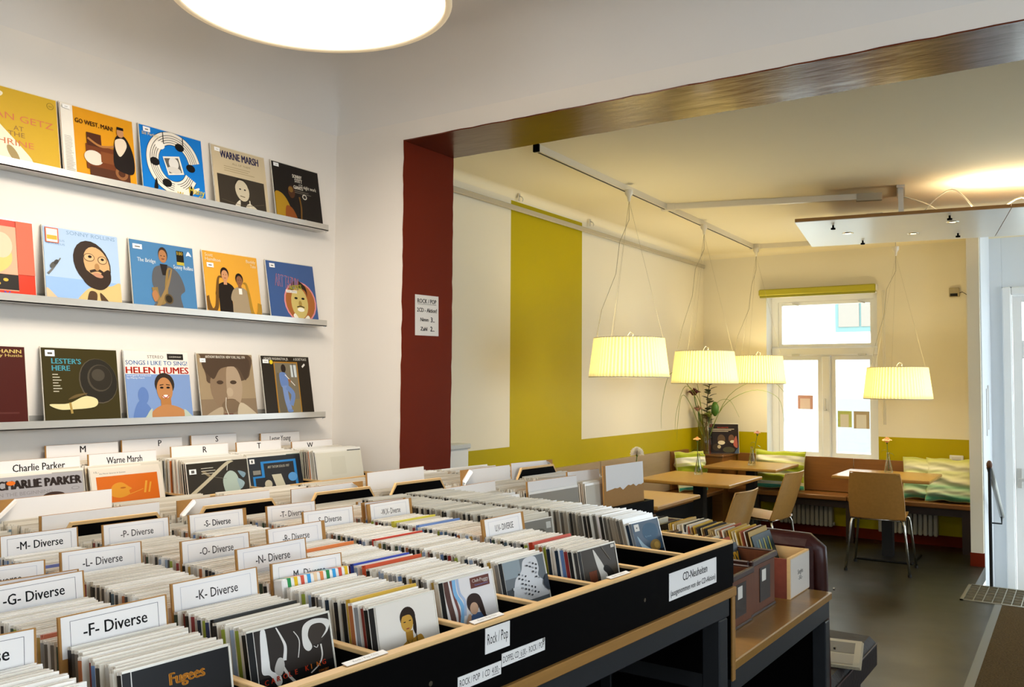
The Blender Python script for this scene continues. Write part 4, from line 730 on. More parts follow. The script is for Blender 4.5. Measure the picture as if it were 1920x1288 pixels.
ART['battle'] = ('#3a3228', [rect(0, 0, 1, .2, '#181410'), blob([(.34, .96), (.44, .8), (.58, .5), (.66, .2), (.62, .04), (.46, .06), (.44, .3), (.38, .6)], '#cfc8bc'), blob([(.56, .4), (.62, .5), (.74, .44), (.86, .22), (.84, .06), (.7, .1), (.66, .26)], '#14110e'), rect(.14, .0, .36, .44, '#6a3018')]+[strip([(.16+.04*i, .0), (.16+.04*i, .44)], .006, '#9a5a34') for i in range(5)]+[rect(.86, .9, .97, .98, '#c9c2b4'), strip([(.6, .96), (.8, .6)], .02, '#6a6052')])
ART['deep'] = ('#2c4356', [ell(.62, .64, .3, .28, '#36566c'), ell(.7, .2, .2, .18, '#8a6a34'), ell(.75, .2, .1, .1, '#b08a44'), blob([(.1, .6), (.3, .3), (.6, .02), (.36, .0), (.2, .2)], '#9fb4bc'), rect(.0, .0, 1, .05, '#141a20'), txt('Lisa', .4, .5, .05, '#7f9aa8', .22), rect(.06, .74, .24, .95, '#ded8cc'), rect(.13, .82, .17, .86, '#3a342c')])
ART['fugees'] = ('#0d0b0b', [txt('Fugees', .36, .66, .17, '#c97f1c', .36, bold=.035), blob([(.30, .0), (.32, .3), (.5, .42), (.7, .3), (.74, .0)], '#4a2414'), ell(.52, .36, .12, .16, '#5c3018')])
ART['grey'] = ('#8a8478', [blob([(.2, .0), (.3, .6), (.7, .7), (.9, .2), (.8, .0)], '#6a6458'), rect(.8, .7, .95, .9, '#c9c4b8')])
ART['sunc'] = ('#1d2124', [txt('SUN CITY', .08, .12, .30, '#d8a22c', .86, bold=.05)])
ART['mix'] = ('#1a2a2c', [strip([(.2+.12*i, .9), (.16+.12*i, .5)], .04, '#b9ae3a' if i % 2 else '#3c6a6c') for i in range(6)]+[rect(0, 0, 1, .12, '#10181a')])

# ------------------------------------------------------------------ wall shelves with record sleeves
M_sleeve = mat('clear_sleeve_edge', '#e4ddce', .18, coat=.3)
def lp_cover(parent_M, key, label, group, size=.315, thick=.004, name='record_sleeve', low=0.0):
    t = thing(name, label, 'record', M=parent_M, group=group)
    base, shp = ART[key]
    obj('cardboard_cover', MB().box(-thick, -size/2, 0, 0, size/2, size, ink(base, .3)), t)
    if shp: obj('cover_print', art(MB(), shp, size, size*(1-low), .0, .00014, None, size*low), t)
    obj('plastic_sleeve', MB().box(-thick-.001, -size/2-.004, -.001, -thick-.0002, size/2+.004, size+.007, M_sleeve).box(-thick-.001, -size/2-.004, -.001, .0002, -size/2-.002, size+.004, M_sleeve), t)
    return t
ROWS = [(2.345, [('gold', 1.675), ('west', 2.005), ('blue', 2.352), ('marsh', 2.725), ('stitt', 3.085)]),
        (1.838, [('coral', 1.595), ('beard', 1.95), ('bridge', 2.32), ('tenors', 2.69), ('tatum', 3.065)]),
        (1.358, [('maroon', 1.58), ('hat', 1.96), ('songs', 2.31), ('sepia', 2.675), ('flute', 3.045)])]
LB = {'gold': 'gold record sleeve with a white saxophone at the left end of the top shelf', 'west': 'orange record sleeve with a white side strip and a figure in black', 'blue': 'bright blue record sleeve with a cream music-stave spiral', 'marsh': 'beige record sleeve with dark blue title over a dark portrait photo', 'stitt': 'near-black record sleeve with a yellow-shirted player, last on the top shelf',
      'coral': 'red and peach record sleeve cut by the left picture edge, middle shelf', 'beard': 'pale blue record sleeve with a large bearded head in glasses', 'bridge': 'blue record sleeve with a suited man holding a saxophone', 'tenors': 'orange-yellow record sleeve with two saxophone players back to back', 'tatum': 'navy blue record sleeve with a smiling face in a pink-rimmed disc',
      'maroon': 'plain maroon record sleeve with yellow lettering, left end of the lowest shelf', 'hat': 'dark olive record sleeve with a round black hat and cream bow', 'songs': 'record sleeve with red title and a smiling woman before blue', 'sepia': 'sepia record sleeve filled by a large blurred face', 'flute': 'dark brown record sleeve with a gold-framed flute player in blue'}
for k, (zb, recs) in enumerate(ROWS):
    s = thing('record_ledge', ['top brushed metal record ledge on the white wall', 'middle brushed metal record ledge on the white wall', 'lowest brushed metal record ledge, just above the jazz bin'][k], 'shelf', (XL, 0, zb), 0, 'metal record ledges on the wall')
    obj('plate', MB().box(0, .6, 0, .09, 3.262, .004, M_alu), s)
    obj('lip', MB().box(.086, .6, 0, .09, 3.262, .032, M_alu), s)
    obj('wall_flange', MB().box(0, .6, .0, .003, 3.262, .05, M_alu), s)
    obj('end_screw', MB().cyl((.08, 3.255, .0), (.08, 3.255, -.006), .004, M_chrome, n=8), s)
    for key, y in recs:
        lp_cover(Matrix.Translation((XL+.074, y, zb+.006)) @ Matrix.Rotation(R(rnd.uniform(-.5, .5)), 4, 'X') @ Matrix.Rotation(R(-10.5), 4, 'Y'), key, LB[key], 'record sleeves displayed on the wall ledges')
# notice on the brown jamb
t = thing('price_notice', 'white paper price notice taped to the dark red-brown pillar', 'notice', M=Matrix.Translation((XJ+.0065, 3.595, 1.795)) @ Matrix.Rotation(R(0), 4, 'Z') @ Matrix.Rotation(R(1), 4, 'X'))
obj('sheet', MB().box(0, -.098, 0, .0012, .098, .215, ink('#ddd6cc')), t)
obj('lettering', art(MB(), [txt('ROCK / POP', .5, .80, .105, K, .80, 'c', .02), rect(.1, .77, .9, .778, K), txt('2CD - Aktion!', .5, .58, .10, K, .84, 'c', .02), txt('Nimm', .22, .35, .09, K, .34, 'l', .02), txt('3..', .66, .34, .12, K, .16, 'l', .02), txt('Zahl', .22, .12, .09, K, .28, 'l', .02), txt('2..', .64, .11, .12, K, .17, 'l', .02)], .196, .215, .0012), t)

# ------------------------------------------------------------------ CD rack (own frame: u from the lip inwards, v along the lip)
TH = R(4.5); O2 = Vector((-.731, 2.053, 0))
B = Matrix.Translation(O2) @ Matrix.Rotation(-TH, 4, 'Z')
PV = .187
rk = thing('cd_rack', 'black multi-column CD rack with pale plywood edges filling the foreground', 'rack', M=B)
ZL = 1.17
fb_ = obj('front_board', MB().box(-.012, -2.3, 1.068, .006, .014, ZL-.007, M_black), rk)
obj('edge_strip', MB().bbox(-.0135, -2.3, ZL-.007, .0065, .014, ZL, M_ply, .0015), fb_)
eb = obj('end_board', MB().box(-.92, .0, 1.068, -.012, .014, ZL-.007, M_black), rk); obj('edge_strip', MB().box(-.92, 0, ZL-.007, -.0135, .014, ZL, M_ply), eb)
bb = obj('back_board', MB().box(-.932, -2.3, 1.068, -.92, .014, ZL-.007, M_black), rk); obj('edge_strip', MB().box(-.932, -2.3, ZL-.007, -.92, .014, ZL, M_ply), bb)
for j in range(1, 12):
    d = obj('divider', MB().box(-.92, -PV*j-.006, 1.068, -.012, -PV*j+.006, ZL-.013, M_black), rk)
    obj('edge_strip', MB().bbox(-.92, -PV*j-.006, ZL-.013, -.0135, -PV*j+.006, ZL-.006, M_ply, .001), d)
obj('bottom', MB().box(-.932, -2.3, 1.060, .004, .014, 1.068, M_black), rk)
obj('base_strip', MB().bbox(-.932, -2.3, 1.038, .013, .018, 1.060, M_plyd, .002), rk)
for k, v in enumerate((-.42, -.77, -1.05, -1.33)): obj('screw', MB().cyl((.006, v, 1.11), (.0072, v, 1.11), .004, M_chrome, n=10), rk)
st = thing('rack_stand', 'dark steel frame table carrying the CD rack', 'stand', M=B)
obj('front_beam', MB().bbox(-.04, -2.3, .99, .002, .0, 1.038, M_steel, .003), st)
obj('cross_beam', MB().bbox(-.93, -.05, .99, -.04, .0, 1.038, M_steel, .003), st)
obj('rear_beam', MB().bbox(-.93, -2.3, .99, -.89, -.05, 1.038, M_steel, .003), st)
for (u, v) in [(-.044, -.056), (-.93, -.056), (-.93, -1.6)]: obj('leg', MB().bbox(u, v, 0, u+.046, v+.046, .99, M_steel, .003), st)
obj('bolt', MB().cyl((.0, -.033, .80), (.004, -.033, .80), .006, M_chrome, n=10), st)
# labels on the front
def paper_sign(name, label, v, z, w, h, shapes, rot=0, base='#e9e5e0', u=.0062, flat=False):
    M = B @ Matrix.Translation((u, v, z)) @ Matrix.Rotation(R(rot), 4, 'X')
    if flat: M = B @ Matrix.Translation((u, v, z)) @ Matrix.Rotation(R(rot), 4, 'Z') @ Matrix.Rotation(R(-82), 4, 'Y')
    t = thing(name, label, 'sign', M=M); obj('paper', MB().box(0, -w/2, 0, .001, w/2, h, ink(base)), t)
    obj('lettering', art(MB(), shapes, w, h, .001), t); return t
paper_sign('rack_sign', 'small white Rock / Pop sign on the black rack front', -.895, 1.122, .062, .040, [txt('Rock / Pop', .5, .34, .42, K, .84, 'c')])
paper_sign('rack_sign', 'white price strip for one CD on the black rack front', -.938, 1.082, .104, .021, [txt('ROCK / POP  1 CD  4.00,-', .5, .28, .48, K, .93, 'c'), rect(.78, .16, .95, .2, K)], .0)
paper_sign('rack_sign', 'white price strip for double CDs on the black rack front', -.825, 1.092, .118, .021, [txt('DOPPEL CD  6.00,-  ROCK / POP', .5, .28, .48, K, .95, 'c'), rect(.37, .16, .52, .2, K)], .0)
paper_sign('rack_sign', 'white CD-Neuheiten sign at the far end of the black rack front', -.20, 1.087, .232, .058, [txt('CD-Neuheiten', .53, .56, .30, K, .52, 'c', .012), txt('(ausgenommen von der CD-Aktion)', .5, .16, .21, K, .95, 'c', .008)])
for v, lb in ((-.905, 'curled paper label on the rack lip above the Rock / Pop sign'), (-1.165, 'curled paper label on the rack lip before the dark singer CD'), (-.50, 'curled paper label on the rack lip near the rack middle')):
    paper_sign('lip_label', lb, v, ZL+.001, .075, .011, [txt('Rock / Pop CDs', .5, .3, .4, '#8a847c', .6, 'c')], 0, '#ece8e2', -.002, True).__setitem__('category', 'label')

# CD cases: shared meshes in many spine colours
SP = ['#14130f', '#2b2722', '#0e0d0c', '#3c3a38', '#8d8d8d', '#b7b3ac', '#d8d3c8', '#5f7fae', '#26345c', '#7a2a20', '#b08d3a', '#93a23a', '#6b6258', '#4a5f6c', '#a9643a', '#e4e0d6', '#1d2c3c', '#8b2f2f', '#55504a', '#202020', '#c4b89a', '#394b3a', '#98a9c2', '#17161a']
CASES = [mat('case_clear_%d' % i, c, .22, coat=.25) for i, c in enumerate(('#ebe4d8', '#e3dacb', '#f0eae0', '#d9d0c0'))]
def cd_mesh(sp, cs, w=.142, h=.125, tk=.0102):
    mb = MB()
    mb.box(-.0038, -w/2, 0, 0, w/2, h, cs)                      # lid
    mb.box(-.0066, -w/2+.002, .001, -.0038, w/2-.002, h-.0018, sp)   # booklet
    mb.box(-tk, -w/2, 0, -.0066, w/2, h-.0004, cs)              # tray
    mb.box(-tk+.001, -w/2-.0006, .003, -.001, -w/2, h-.004, sp)  # spine print
    return mb.mesh('jewel_case')
CDM = [cd_mesh(ink(c, .3), CASES[i % 4]) for i, c in enumerate(SP)]
SLEEVED = [cd_mesh(ink(c, .3), mat('cd_sleeve_film_%d' % i, f, .15, coat=.4), .148, .13) for i, (c, f) in enumerate((('#5c574e', '#cfc8b8'), ('#2a2824', '#d6cfc0'), ('#8a8070', '#c6bfae')))]
def cell(u, v, z, lean, yaw=0, roll=0): return B @ Matrix.Translation((u, v, z)) @ Matrix.Rotation(yaw, 4, 'Z') @ Matrix.Rotation(-lean, 4, 'Y') @ Matrix.Rotation(roll, 4, 'X')
CARDS = {8: [(-.19, '-E- Diverse', 1)], 7: [(-.213, '-F- Diverse', 1), (-.452, '-G- Diverse', 1), (-.475, '', 1), (-.59, '-H- Diverse', 0)],
         6: [(-.27, '-K- Diverse', 0), (-.625, '-L- Diverse', 0), (-.87, '-M- Diverse', 1)],
         5: [(-.29, '-M- Diverse', 0), (-.385, '-N- Diverse', 0), (-.56, '-O- Diverse', 0), (-.85, '-P- Diverse', 0)],
         4: [(-.555, '-R- Diverse', 0), (-.838, '-S- Diverse', 0)], 3: [(-.68, '-S- Diverse', 0), (-.817, '-T- Diverse', 0)],
         2: [(-.305, 'U,V- DIVERSE', 0), (-.667, '-W,X- Diverse', 0), (-.69, '', 0)], 1: [], 0: []}
WHICH = {(6, '-M- Diverse'): 'beyond the -L- card', (5, '-M- Diverse'): 'behind the striped box set', (4, '-S- Diverse'): 'in bold type, beyond the -R- card', (3, '-S- Diverse'): 'just in front of the -T- card'}
def divider_card(j, u, s, big, z=1.112, lean=R(9)):
    z += {(5, '-N- Diverse'): .008, (5, '-M- Diverse'): -.006}.get((j, s), 0)
    v = -PV*(j+.5)+.004
    lab = ('hardboard divider card lettered %s %s' % (s, WHICH.get((j, s), 'standing in the CD rack')) if s else 'unlettered second divider card directly behind the %s card' % ('-G-' if j == 7 else '-W,X-'))
    t = thing('divider_card', lab, 'divider card', M=cell(u, v, z, lean, R(rnd.uniform(-1.5, 1.5)), R(rnd.uniform(-1, 1))), group='divider cards in the CD rack')
    w, h = .148, .142
    obj('board', MB().box(-.004, -w/2, 0, 0, w/2, h, M_mdf), t)
    a = -w/2+(.003 if j != 2 else .009); b_ = w/2-(.003 if j not in (4, 2) else .010)
    p = obj('paper', MB().box(0, a, h-.052, .0006, b_, h-.0012, M_paper), t)
    cy0, cy1 = (a+.011, b_-.011)
    br = MB()
    for (y0, z0, y1, z1) in [(cy0, h-.008, cy1, h-.0075), (cy0, h-.0405, cy1, h-.040), (cy0, h-.0405, cy0+.0005, h-.0075), (cy1-.0005, h-.0405, cy1, h-.0075)]:
        br.box(.0006, y0, z0, .0008, y1, z1, ink('#4a4a52' if big else '#b9b9c2'))
    obj('border', br, p)
    if s:
        c = '#1a1818' if big or (j == 4 and 'S' in s) else '#4a4644'
        obj('lettering', art(MB(), [txt(s, .5, .30, .46 if big else .42, c, .72 if big else .60, 'c', .010 if big or (j == 4 and 'S' in s) else .004)], cy1-cy0, .033, .0006, .0002, (cy0+cy1)/2-(cy1-cy0)/2, h-.0405), p)
FRONT = {7: ('fugees', -.060, 'black CD with orange lettering at the bottom picture edge', .20), 6: ('king', -.085, 'dark CD with a guitar neck and red and orange lettering', .24), 5: ('raw', -.055, 'white CD with a golden-skinned bare-shouldered portrait', .20),
         4: ('mary', -.085, 'white CD with brown and blue ribbons and a brown badge', .22), 3: ('flock', -.105, 'grey and white CD with a furry dancing shape', .24), 2: ('battle', -.058, 'dark CD with a white bird-like shape and a rust block', .2), 1: ('grey', -.36, 'grey film-sleeved CD facing forward in the half-empty column', .15), 0: ('deep', -.15, 'teal-blue CD with a white price sticker at the rack end', .28)}
allcd = []
ZF = 1.092
for j in range(0, 9):
    q = random.Random(100+j); v0 = -PV*(j+.5)+.004
    cards = CARDS[j]
    for u, s, big in cards: divider_card(j, u, s, big)
    if j in FRONT:
        key, u0, lb, ln = FRONT[j]; base, shp = ART[key]
        t = thing('cd_case', lb, 'CD', M=cell(u0, v0, ZF, ln), group='front CDs facing the aisle')
        obj('case', CDM[[2, 0, 0, 15, 4, 3, 5, 16][7-j] if j < 8 else 0], t)
        pr = obj('booklet', MB().box(0, -.059, .003, .0004, .069, .122, ink(base, .25)), t)
        obj('cover_print', art(MB(), shp, .128, .119*.66, .0004, .00009, -.059, .003+.119*.34), pr)
        obj('hinge_bar', MB().box(0, -.0705, .002, .0006, -.0605, .123, ink('#141312' if key != 'raw' else '#1e1b18', .3)), t)
        obj('clear_edge', MB().box(-.0002, .0685, 0, .0016, .071, .125, M_sleeve).box(-.0002, -.071, .1225, .0016, .071, .1252, M_sleeve), t)
        u = u0-.0125; lean = ln
    else: u = -.05; lean = .2
    while u > -.905:
        if any(abs(u-cu) < .008 for cu, _, _ in cards): u -= .006; continue
        sec = [s for cu, s, _ in cards if cu < u]
        key = (j, sec[0] if sec else ('' if not cards else '~'))
        lean += ((.16 if u > -.3 else .12)-lean)*.12
        allcd.append((j, u, v0+q.uniform(-.005, .006)*(1.4 if j < 2 else 1), ZF+q.uniform(-.0008, .0012)+(.004 if j < 2 else 0), lean+q.uniform(-.006, .006), R(q.uniform(-.5, .5)), q.randrange(len(CDM)), key))
        u -= .0108+q.uniform(0, .0007)+(.004 if j in (0, 1) and q.random() < .2 else 0)
SPECIAL = {}
def special(j, u, color, label, wide=1):
    c = min((k for k in range(len(allcd)) if allcd[k][0] == j), key=lambda k: abs(allcd[k][1]-u)); SPECIAL[c] = (color, label)
special(2, -.505, '#6d8cc4', 'CD with a bright blue top edge in the -U,V- column'); special(2, -.585, '#d9cc4a', 'CD with a yellow top edge in front of the -W,X- card')
special(2, -.175, '#b53a22', 'CD with a red-orange top edge behind the dark bird CD'); special(4, -.26, '#c9502c', 'CD with an orange-red top edge in the column of the brown-badge CD')
special(4, -.30, '#2f48a8', 'CD with a royal blue spine in the column of the brown-badge CD'); special(3, -.45, '#c23c2c', 'CD with a red top edge between the -R- and -S- columns')
special(6, -.165, '#1a1a18', 'CD in a black case lying proud behind the guitar CD'); special(0, -.245, '#e4dfe0', 'white boxed CD standing proud behind the teal-blue CD'); special(4, -.47, '#d97a3c', 'CD with an orange top edge in front of the -R- card')
special(7, -.275, '#c8735a', 'CD with a salmon edge close behind the -F- card')
special(5, -.10, '#c9a23a', 'CD with an ochre spine near the white portrait CD'); special(6, -.70, '#6f7fc4', 'CD with a lilac edge behind the -L- card')
for k, (col_, lb) in SPECIAL.items():
    j, u, v, z, ln, yw, mi, key = allcd[k]
    t = thing('cd_case', lb, 'CD', M=cell(u, v, z+.003, ln, yw))
    obj('case', cd_mesh(ink(col_, .3), mat('case_tint_'+col_[1:], col_, .3, coat=.2)), t)
# striped box set in front of the second -M- card
t = thing('cd_box_set', 'white box set with multicoloured stripes hiding the lower part of an -M- card', 'box set', M=cell(-.262, -PV*5.5+.004, ZF+.004, .16))
obj('slipcase', MB().bbox(-.024, -.0715, 0, 0, .0715, .132, ink('#ece8e2', .3), .002), t)
for i, c in enumerate(['#2a8a4a', '#e0b51c', '#d0533c', '#3a9ad4', '#e8c8a0', '#e0884c', '#2a8a4a', '#3a9ad4', '#d0533c', '#e0b51c']):
    y = -.066+.0135*i; obj('stripe', MB().add([(-.0242, y, .1322), (.0003, y+.004, .1322), (.0003, y+.011, .1322), (-.0242, y+.007, .1322)], [(0, 1, 2, 3)], ink(c)).add([(.0003, y+.004, .1322), (.0004, y+.006, .1), (.0004, y+.013, .1), (.0003, y+.011, .1322)], [(0, 1, 2, 3)], ink(c)), t)
rest = [(k, c) for k, c in enumerate(allcd) if k not in SPECIAL and not (c[0] == 5 and -.292 < c[1] < -.252)]
camp = Vector((0, 0, CAMZ))
rest.sort(key=lambda e: ((cell(*e[1][1:5])).translation-camp).length+(9 if e[1][0] == 8 and e[1][1] < -.3 else 0))
NEAR = 270
SPN = ['black', 'dark brown', 'black', 'dark grey', 'grey', 'pale grey', 'cream', 'blue', 'navy', 'rust', 'ochre', 'lime', 'taupe', 'slate', 'copper', 'white', 'midnight', 'red', 'brown', 'black', 'beige', 'dark green', 'light blue', 'black']
COLN = {0: 'last', 1: 'half-empty', 2: '-U,V-', 3: '-S-', 4: '-R-', 5: '-N-', 6: '-K-', 7: '-F-', 8: '-E-'}
order = {}                                                  # place of each CD counted from the front of its column
for j in range(9):
    for n, k in enumerate(sorted((k for k in range(len(allcd)) if allcd[k][0] == j), key=lambda k: -allcd[k][1])): order[k] = n+2
for k, (j, u, v, z, ln, yw, mi, key) in rest[:NEAR]:
    s = key[1].strip('~').replace(' Diverse', '').replace(' DIVERSE', '').strip()
    if j < 2: lab = 'film-sleeved CD, %s from the front in the %s column at the rack end' % (nth(order[k]), COLN[j])
    else: lab = '%s-spined CD, %s from the front in the %s card column' % (SPN[mi], nth(order[k]), COLN[j])
    o = link('cd_case', SLEEVED[mi % 3] if j < 2 else CDM[mi]); o.matrix_world = cell(u, v, z, ln, yw)
    tag(o, lab, 'CD', 'CDs filed in the %s column' % COLN[j])
def merged(name, items):                                   # (mesh, matrix) pairs joined into one mesh
    vs = []; fs = []; ms = []; mats = []; 
    for me, M in items:
        o = len(vs); vs += [tuple(M @ v.co) for v in me.vertices]; mp = []
        for m in me.materials:
            if m not in mats: mats.append(m)
            mp.append(mats.index(m))
        for p in me.polygons: fs.append(tuple(i+o for i in p.vertices)); ms.append(mp[p.material_index])
    me = bpy.data.meshes.new(name); me.from_pydata(vs, [], fs)
    for m in mats: me.materials.append(m)
    me.polygons.foreach_set('material_index', ms); me.update(); return link(name, me)
o = merged('compact_discs', [(SLEEVED[c[6] % 3] if c[0] < 2 else CDM[c[6]], cell(c[1], c[2], c[3], c[4], c[5])) for k, c in rest[NEAR:]])
tag(o, 'remaining tightly filed CDs towards the back of the rack columns', 'CDs', kind='stuff')

# ------------------------------------------------------------------ LP island behind the CD rack
isl = thing('record_island', 'black LP bin behind the CD rack, filled with sleeved records', 'rack', M=B)
VP_ = .373; VC = [-1.54, -1.17, -.80, -.427, -.054, .32, .69, 1.06]
obj('front_board', MB().box(-.958, -2.1, .30, -.94, 1.34, 1.05, M_black), isl); obj('back_board', MB().box(-1.85, -2.1, .30, -1.83, 1.34, 1.05, M_black), isl)
obj('floor_board', MB().box(-1.83, -2.1, .79, -.958, 1.34, .82, M_black), isl); obj('end_board', MB().box(-1.83, 1.326, .30, -.958, 1.34, 1.05, M_black), isl)
for v in VC: obj('divider', MB().box(-1.83, v-VP_/2-.006, .83, -.958, v-VP_/2+.006, 1.05, M_black), isl)
for (u, v) in [(-.99, 1.2), (-1.82, 1.2), (-.99, -1.9), (-1.82, -1.9)]: obj('leg', MB().box(u, v, 0, u+.04, v+.04, .30, M_steel), isl)
for k, v in enumerate([-.83, -.455, -.055, .30, 1.03]):
    t = obj('tab_board', MB().prism([(-.15, .83), (.15, .83), (.15, 1.13), (.112, 1.183), (-.112, 1.183), (-.15, 1.13)], -.009, 0, M_black, Matrix(((0, 0, 1, -1.33), (1, 0, 0, v), (0, 1, 0, 0), (0, 0, 0, 1)))), isl)
    obj('edge_strip', MB().prism([(-.156, 1.12), (-.150, 1.12), (-.150, 1.13), (-.112, 1.183), (.112, 1.183), (.150, 1.13), (.156, 1.13), (.115, 1.191), (-.115, 1.191)], -.0095, .0005, M_ply, Matrix(((0, 0, 1, -1.33), (1, 0, 0, v), (0, 1, 0, 0), (0, 0, 0, 1)))), t)
def lp_mesh(c, film, w=.315, h=.315, tk=.0042):
    mb = MB(); mb.box(-tk, -w/2, 0, 0, w/2, h, ink(c, .4)); mb.box(-tk*.8, -w/2-.002, .0, -tk*.2, w/2+.002, h+.009, film); return mb.mesh('record_sleeve')
FILM = [mat('lp_film_%d' % i, c, .25, coat=.2) for i, c in enumerate(('#e2d9c8', '#d6cdbb', '#ebe4d6', '#cfc5b2'))]
LPC = ['#cfc6b2', '#b9b1a0', '#e0d8c8', '#8d8474', '#d9d0bc', '#6f6a62', '#c9c0ae', '#a89c86', '#e4ddd0', '#55524c', '#7f95a0', '#b78f6a']
LPM = [lp_mesh(c, FILM[i % 4]) for i, c in enumerate(LPC)]
alllp = []
for ci, v in enumerate(VC):
    q = random.Random(300+ci); u = -.972; lim = [(-1.322, -1.345)] if ci in (2, 3, 4, 5, 7) else []
    while u > -1.80:
        if lim and lim[0][1]-.002 < u < lim[0][0]+.006: u = lim[0][1]-.004
        alllp.append((cell(u, v+q.uniform(-.006, .006), .829+q.uniform(-.004, .006), .10+q.uniform(-.01, .01), R(q.uniform(-.8, .8))), LPM[q.randrange(len(LPM))], ci))
        u -= .0085+q.uniform(0, .003)
# blank divider cards standing in the island
ISL = [(-1.70, -.80, .33, 1.215, 'torn', 'white card over the open record bin at the far left of the island'), (-1.425, -.80, .33, 1.20, '', 'long white blank divider between the -M- and -P- cards'), (-1.415, -.427, .32, 1.20, 'peel', 'white blank divider with a peeling left corner behind the bold -S- card'), (-1.385, -.05, .31, 1.20, 'peel2', 'white blank divider with a torn right corner behind the -T- card'), (-1.45, .33, .30, 1.22, '', 'tall white blank divider before the brown pillar base'),
       (-1.31, .69, .31, 1.21, 'peel', 'white blank divider under the lime stripe, left of a pair'), (-1.335, 1.03, .30, 1.21, 'peel2', 'white blank divider under the lime band, right of a pair'), (-1.06, -.05, .33, 1.19, '', 'long low white divider directly behind the -W,X- card'), (-1.09, .32, .33, 1.19, 'peel', 'long white divider with a brown torn left corner above the film-sleeved CDs'), (-.985, .69, .32, 1.19, '', 'pale divider low behind the film-sleeved CDs'), (-1.04, .98, .24, 1.195, '', 'white-papered divider left of the tall brown hardboard one')]
for k, (u, v, w, zt, kind, lb) in enumerate(ISL):
    t = thing('blank_divider', lb, 'divider', M=cell(u, v, zt-.36, .08, R(rnd.uniform(-1, 1)), R(rnd.uniform(-.8, .8))), group='blank dividers in the LP island')
    h = .36
    obj('board', MB().box(-.004, -w/2, 0, 0, w/2, h, M_mdf), t)
    if kind in ('peel', 'torn'): pl_ = [(-w/2+.004, h-.10), (w/2, h-.10), (w/2, h-.001), (-w/2+.05, h-.001), (-w/2+.008, h-.04)]
    elif kind == 'peel2': pl_ = [(-w/2, h-.10), (w/2-.004, h-.10), (w/2-.006, h-.035), (w/2-.05, h-.001), (-w/2, h-.001)]
    else: pl_ = [(-w/2+.006, h-.10), (w/2, h-.10), (w/2, h-.001), (-w/2+.006, h-.001)]
    obj('paper', MB().prism(pl_, 0, .0008, M_paper, Matrix(((0, 0, 1, 0), (1, 0, 0, 0), (0, 1, 0, 0), (0, 0, 0, 1)))), t)
    if kind in ('peel', 'torn', 'peel2'):
        sg = -1 if kind != 'peel2' else 1
        obj('curled_corner', MB().grid(3, 3, lambda a, b: (.001+.02*math.sin(a*2.4), sg*(w/2-.01-.045*b+.012*a), h-.045+.042*b-.014*a), ink('#f4f0ea')), t)
t = thing('blank_divider', 'tall brown hardboard divider with a torn white paper top at the island end', 'divider', M=cell(-.965, 1.16, .84, .05, R(0)), group='blank dividers in the LP island')
obj('board', MB().box(-.006, -.16, 0, 0, .16, .375, M_mdf), t)
q = random.Random(5); low = [(-.142+.302*i/14, .375-.105+.0*i+q.uniform(-.008, .008)+.012*i/14) for i in range(15)]
obj('paper', MB().prism(low+[(.16, .374), (-.142, .374)], 0, .0008, M_paper, Matrix(((0, 0, 1, 0), (1, 0, 0, 0), (0, 1, 0, 0), (0, 0, 0, 1)))), t)

# ------------------------------------------------------------------ jazz bin along the wall
jz = thing('jazz_record_bin', 'black wall bin with a plywood lip holding jazz records', 'rack', (0, 0, 0))
f_ = obj('front_board', MB().box(-2.955, .4, .55, -2.94, 3.30, 1.083, M_black), jz); obj('edge_strip', MB().bbox(-2.957, .4, 1.083, -2.938, 3.30, 1.091, M_ply, .0015), f_)
obj('back_board', MB().box(XL+.004, .4, .55, XL+.016, 3.30, 1.12, M_black), jz)
e_ = obj('end_board', MB().box(XL+.016, 3.285, .55, -2.955, 3.30, 1.083, M_black), jz); obj('edge_strip', MB().box(XL+.016, 3.285, 1.083, -2.957, 3.30, 1.091, M_ply), e_)
obj('floor_board', MB().box(XL+.016, .4, .86, -2.955, 3.285, .89, M_black), jz); obj('plinth', MB().box(XL+.03, .45, 0, -3.0, 3.25, .55, M_blackm), jz)
JY = [1.36, 1.70, 2.05, 2.40, 2.745, 3.09]
for y in JY[1:]:
    d = obj('divider', MB().box(XL+.016, y-.178, .89, -2.955, y-.167, 1.076, M_black), jz); obj('edge_strip', MB().box(XL+.016, y-.178, 1.076, -2.955, y-.167, 1.083, M_ply), d)
def jm(x, y, z, lean, yaw=0, roll=0): return Matrix.Translation((x, y, z)) @ Matrix.Rotation(yaw, 4, 'Z') @ Matrix.Rotation(-lean, 4, 'Y') @ Matrix.Rotation(roll, 4, 'X')
JF = {1: ('bird', -3.10, 'grey record with huge dark lettering and an orange dot, left in the jazz bin', .22, R(2.0)), 2: ('orange', -3.13, 'white-bordered orange record behind the jazz bin lip', .24, R(2.5)), 3: ('twig', -3.02, 'dark brown record with a pale branch and cocoon in the jazz bin', .2, R(2.2)), 4: ('solo', -3.06, 'black and blue framed record with a round blue sticker in the jazz bin', .22, R(2.0)), 5: ('cream', -3.00, 'blank cream record at the right end of the jazz bin', .2, R(1.5))}
jl = []
for i, (key, x0, lb, ln, yw) in JF.items():
    y = JY[i]+{1: -.01, 2: .0, 3: -.01, 4: -.005, 5: -.005}[i]
    lp_cover(jm(x0, y, .897, ln, yw), key, lb, 'front records of the jazz bin', low=.5)
    q = random.Random(500+i); x = x0-.009; lean = ln
    while x > -3.36+.0:
        lean += (.06-lean)*.05
        jl.append((jm(x, y+q.uniform(-.006, .008), .897+q.uniform(-.002, .005), max(.02, min(lean, (x+3.41)/.32+.05)), R(q.uniform(-.5, 1.0))), i))
        x -= .0066+q.uniform(0, .0022)
